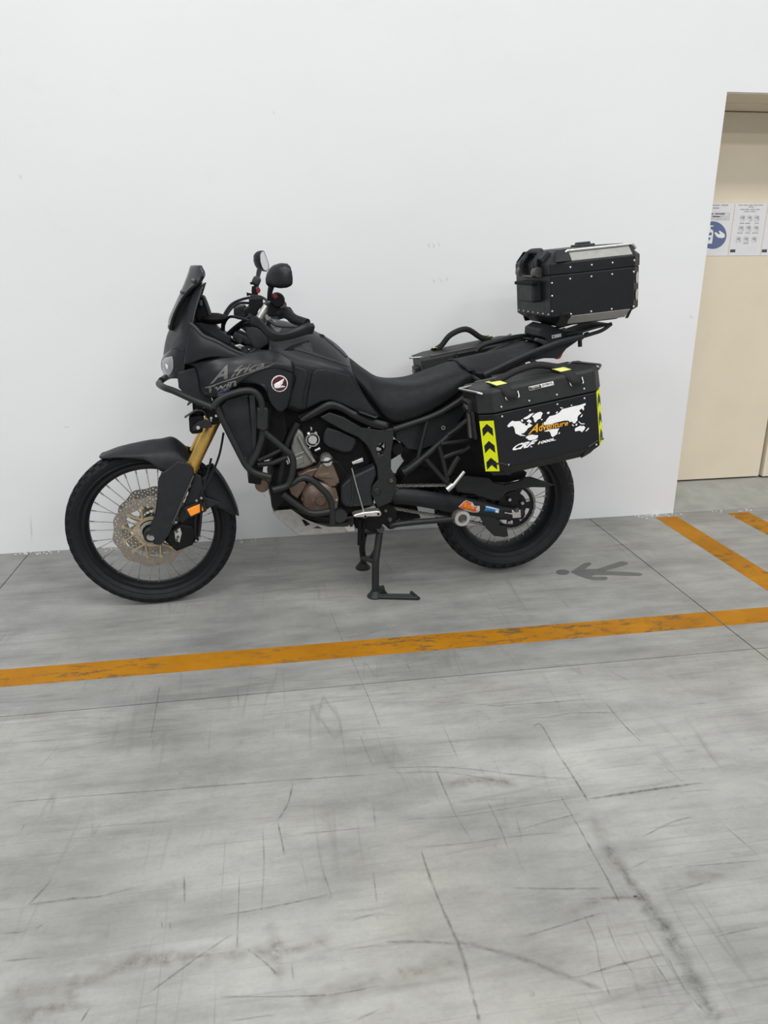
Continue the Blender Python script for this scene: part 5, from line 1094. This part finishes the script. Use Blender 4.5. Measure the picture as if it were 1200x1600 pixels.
# graphics on the near case: traced straight onto its flat outer face
YF = -.1062
def face(pts): return [PF(LI, p[0], p[1], YF) for p in pts]
def decal(name, k, pts, mat, par, dy=0, tk=.0008): return obj(name, *prism_geo([p+Vector((0, -dy, 0)) for p in face(g(k, *pts))], tk), mat, par, smooth=False)
wm = decal('map_decal', 'M', [(22, 392), (45, 360), (60, 345), (90, 322), (130, 330), (190, 325), (215, 345), (240, 365), (262, 352), (255, 375), (290, 390), (300, 360), (320, 352), (340, 372), (362, 380), (330, 405), (300, 420), (285, 445), (262, 470), (240, 488), (212, 490), (215, 508), (245, 512), (262, 522), (285, 525), (250, 525), (195, 520), (165, 505), (135, 492), (125, 462), (122, 430), (100, 392), (70, 395), (40, 410)], 'vinyl_white', lbody); wm['label'] = 'white world map decal'
for pts in ([(205, 310), (230, 300), (235, 330), (215, 335)], [(240, 285), (290, 262), (330, 230), (385, 215), (350, 250), (320, 282), (280, 300), (245, 300)], [(280, 330), (310, 300), (340, 315), (352, 340), (320, 350)],
            [(355, 262), (400, 225), (440, 208), (470, 200), (498, 218), (480, 260), (470, 290), (430, 305), (410, 335), (395, 345), (380, 320), (375, 285)], [(472, 308), (485, 295), (498, 302), (485, 316)], [(552, 215), (575, 200), (592, 205), (580, 228), (562, 232)],
            [(505, 375), (515, 340), (535, 335), (555, 300), (590, 260), (640, 250), (670, 240), (720, 210), (760, 165), (830, 150), (900, 130), (980, 115), (1040, 95), (1070, 85), (1072, 110), (1045, 125), (1052, 165), (1040, 185), (1020, 155), (985, 185), (1000, 205), (1015, 220), (975, 250), (960, 285), (965, 310), (930, 355), (905, 355), (890, 330), (860, 340), (840, 318), (780, 320), (740, 330), (700, 340), (660, 350), (600, 375), (560, 385)],
            [(672, 215), (695, 192), (700, 205), (682, 228)], [(728, 140), (770, 148), (760, 158), (735, 152)], [(870, 118), (890, 105), (892, 120)], [(1000, 270), (1030, 232), (1030, 255), (1010, 275)],
            [(515, 462), (560, 440), (640, 430), (700, 425), (720, 420), (700, 455), (690, 500), (660, 520), (630, 540), (610, 520), (600, 480), (585, 462), (540, 466)], [(708, 490), (725, 470), (728, 485), (712, 505)],
            [(925, 440), (935, 420), (975, 400), (1005, 385), (1020, 398), (1040, 385), (1070, 410), (1050, 445), (1020, 475), (1000, 455), (970, 455), (935, 465)], [(885, 375), (900, 370), (920, 390), (905, 392)], [(935, 375), (955, 355), (960, 375), (945, 390)], [(975, 335), (985, 330), (1010, 355), (1060, 358), (1060, 366), (1010, 368)], [(1068, 462), (1110, 412), (1118, 425), (1085, 460)],
            [(268, 548), (300, 520), (350, 505), (380, 512), (435, 515), (432, 545), (400, 570), (340, 582), (310, 580), (290, 560)]):
    decal('map_land', 'M', pts, 'vinyl_white', wm)
def text_face(s, k, q, mat, par, bold, dy):
    v, f = text_geo(s, bold); v = quad_map(v, g(k, *q)); n = len(v)
    return obj('lettering', [PF(LI, p.x, p.y, YF-dy) for p in v], f, mat, par, smooth=False, sol=.0006, soff=0)
# orange script with a dark outline, white model lettering
for bold, mat, dy in ((.055, 'case_black', .0012), (.012, 'decal_orange', .0022)):
    text_face('A', 'M', [(300, 505), (430, 470), (462, 348), (395, 365)], mat, wm, bold, dy)
    text_face('dventure', 'M', [(440, 465), (832, 382), (848, 312), (455, 358)], mat, wm, bold, dy+.0002)
text_face('CRF', 'M', [(62, 728), (335, 672), (435, 570), (150, 632)], 'vinyl_white', lbody, .05, .0008)
text_face('L', 'M', [(332, 676), (360, 672), (350, 645), (335, 648)], 'vinyl_white', lbody, .03, .0008)
text_face('1000L', 'M', [(430, 640), (672, 582), (672, 545), (452, 598)], 'vinyl_white', lbody, .04, .0008)
# maker's plate on the lid edge
def lidpt(p, o=0):
    d = LI.to_3x3() @ pdir(p[0], p[1]); o_ = LI @ CAM; t_ = (-.1085-o_.y)/d.y; return o_+d*t_+Vector((0, -o, 0))
lt2 = bvh_of([llid])
for pts, mat, off in (([(468, 133), (678, 85), (686, 118), (476, 166)], 'vinyl_white', .0025), ([(472, 136), (570, 113), (577, 140), (479, 160)], 'deep_black', .0040)):
    wrap('nameplate', *poly2(g('G', *pts)), lt2, LI, off, mat, llid, .0006, 8)
for s_, q, mat in (('TREKKER', [(484, 153), (566, 134), (562, 117), (480, 136)], 'vinyl_white'), ('OUTBACK', [(584, 128), (676, 107), (672, 90), (580, 111)], 'deep_black')):
    v, f = text_geo(s_, .01); wrap('nameplate_lettering', quad_map(v, g('G', *q)), f, lt2, LI, .0055, mat, llid, .0004, 20)
# ---- top case
a = math.radians(5.0); tcM = MB @ Matrix.Translation((1.868, 0, 1.162)) @ Matrix.Rotation(-a, 4, 'Y')
tc = empty('top_case', tcM, 'black rear top box with silver edge strips, on the rack behind the seat', 'top case')
hx, hy = .200, .212
pl_ = [(-hx, -hy+.03), (-hx+.06, -hy), (hx-.05, -hy), (hx, -hy+.05), (hx, hy-.05), (hx-.05, hy), (-hx+.06, hy), (-hx, hy-.03)]
tb = ring_shell(MB_(), pl_, [(-.004, .05), (.036, 0), (.1995, 0)]).make('body', 'case_black', tc, smooth=False, bev=.004)
tld = ring_shell(MB_(), [(x*1.01, y*1.01) for x, y in pl_], [(.2003, 0), (.244, 0), (.288, .042), (.290, .06)]).make('lid', 'case_black', tc, smooth=False, bev=.004)
for s in (-1, 1):
    # silver strips on the sloping edges
    v = [(-hx+.075, s*(hy-.002), .037), (hx-.064, s*(hy-.002), .037), (hx-.066, s*(hy-.043), .003), (-hx+.07, s*(hy-.043), .003)]
    obj('edge_strip', [Vector(p)+Vector((0, s*.0025, -.002)) for p in v]+[Vector(p) for p in v], BOXQ, 'strip_alu', tb, smooth=False)
    v = [(-hx+.075, s*(hy-.001), .247), (hx-.060, s*(hy-.001), .247), (hx-.060, s*(hy-.030), .278), (-hx+.078, s*(hy-.030), .278)]
    obj('edge_strip', [Vector(p)+Vector((0, s*.0025, .002)) for p in v]+[Vector(p) for p in v], BOXQ, 'strip_alu', tld, smooth=False)
    tube('lid_rail', [(-hx+.06, s*(hy-.030), .268), (-hx+.068, s*(hy-.027), .287), (hx-.045, s*(hy-.027), .287), (hx-.03, s*(hy-.03), .268)], .0055, 'alu', tld, fil=.012)
    for (x0, x1) in ((-hx+.012, -hx+.078), (hx-.058, hx-.046)):
        v = [(x0, s*(hy-.004), .246), (x1, s*(hy+.001), .246), (x1, s*(hy-.034), .288), (x0+(.02 if x0 < 0 else 0), s*(hy-.045), .290)]
        obj('lid_corner', [Vector(p)+Vector((0, s*.004, .004)) for p in v]+[Vector(p) for p in v], BOXQ, 'matte_black', tld, smooth=False, bev=.003)
    for (x0, x1) in ((-hx+.03, -hx+.075), (hx-.062, hx-.048)):
        v = [(x0, s*(hy+.001), .052), (x1, s*(hy+.001), .052), (x1, s*(hy-.046), -.004), (x0, s*(hy-.046), -.004)]
        obj('bottom_corner', [Vector(p)+Vector((0, s*.004, -.002)) for p in v]+[Vector(p) for p in v], BOXQ, 'matte_black', tb, smooth=False, bev=.003)
    for x in (-.128, -.037, .053, .148):
        rivet(tb, (x, s*(hy+.001), .180), (0, s, 0)); rivet(tld, (x, s*(hy+.0035), .224), (0, s, 0)); rivet(tb, (x, s*(hy+.001 if abs(x) < .1 else hy+.006), .044), (0, s, 0))
for i in range(7): rivet(tb, (-hx-.001, -.16+.053*i, .046), (-1, 0, 0))
for z in (.06, .12, .17): rivet(tb, (-hx+.004, -hy+.024, z), (-.7, -.7, 0))
# front: lock housing, handle
m = MB_(); m.box((-hx-.014, 0, .135), (.045, .17, .085)); m.make('lock_housing', 'matte_black', tb, smooth=False, bev=.008)
m = MB_(); m.box((-hx-.030, 0, .170), (.028, .19, .014)); m.make('lock_lip', 'deep_black', tb, smooth=False, bev=.004)
for s in (-1, 1):
    lathe('hinge_knuckle', [(.001, s*.085-.02), (.020, s*.085-.02), (.022, s*.085-.014), (.022, s*.085+.014), (.020, s*.085+.02), (.001, s*.085+.02)], (-hx-.014, 0, .212), 'dark_steel', tld, n=18)
    m = MB_(); m.box((-hx+.022, s*.088, .262), (.05, .035, .05), Matrix.Rotation(-.7, 3, 'Y')); m.make('handle_end', 'graphite', tld, smooth=False, bev=.006)
tube('handle', [(-hx-.012, -.075, .212), (-hx-.018, -.07, .250), (-hx+.02, -.065, .292), (-hx+.02, .065, .292), (-hx-.018, .07, .250), (-hx-.012, .075, .212)], .013, 'matte_black', tld, fil=.03, n=12)
tube('latch_bar', [(-hx-.018, -.085, .196), (-hx-.018, .085, .196)], .006, 'dark_steel', tld)
m = MB_(); m.box((.03, 0, .296), (.07, .09, .012)); m.box((.03, 0, .305), (.05, .05, .012)); m.make('lid_knob', 'graphite', tld, smooth=False, bev=.004)
m = MB_(); m.box((0, 0, .291), (.28, .28, .004)); m.make('lid_panel', 'graphite', tld, smooth=False, bev=.002)
nrm = Vector((.04, -.035, 0)).normalized(); nrm = Vector((.707, -.707, 0)).normalized()
for z in (.155, .088):
    c = Vector((hx-.025, -hy+.025, z)); v = []
    t1 = Vector((-nrm.y, nrm.x, 0))
    for r in (.023, .016, .015, .007):
        v += [c+nrm*(.004 if r < .026 else .002)+t1*(r*math.cos(2*PI*i/24))*.9+Vector((0, 0, r*math.sin(2*PI*i/24))) for i in range(24)]
    obj('round_reflector', v, [(a_*24+i, a_*24+(i+1) % 24, (a_+1)*24+(i+1) % 24, (a_+1)*24+i) for a_ in range(3) for i in range(24)]+[tuple(range(72, 96))], 'alu', tb)
# mounting block between rack and case
m = MB_(); m.box((-.05, 0, -.010), (.16, .18, .012)); m.make('mount_plate', 'deep_black', tc, smooth=False, bev=.006)
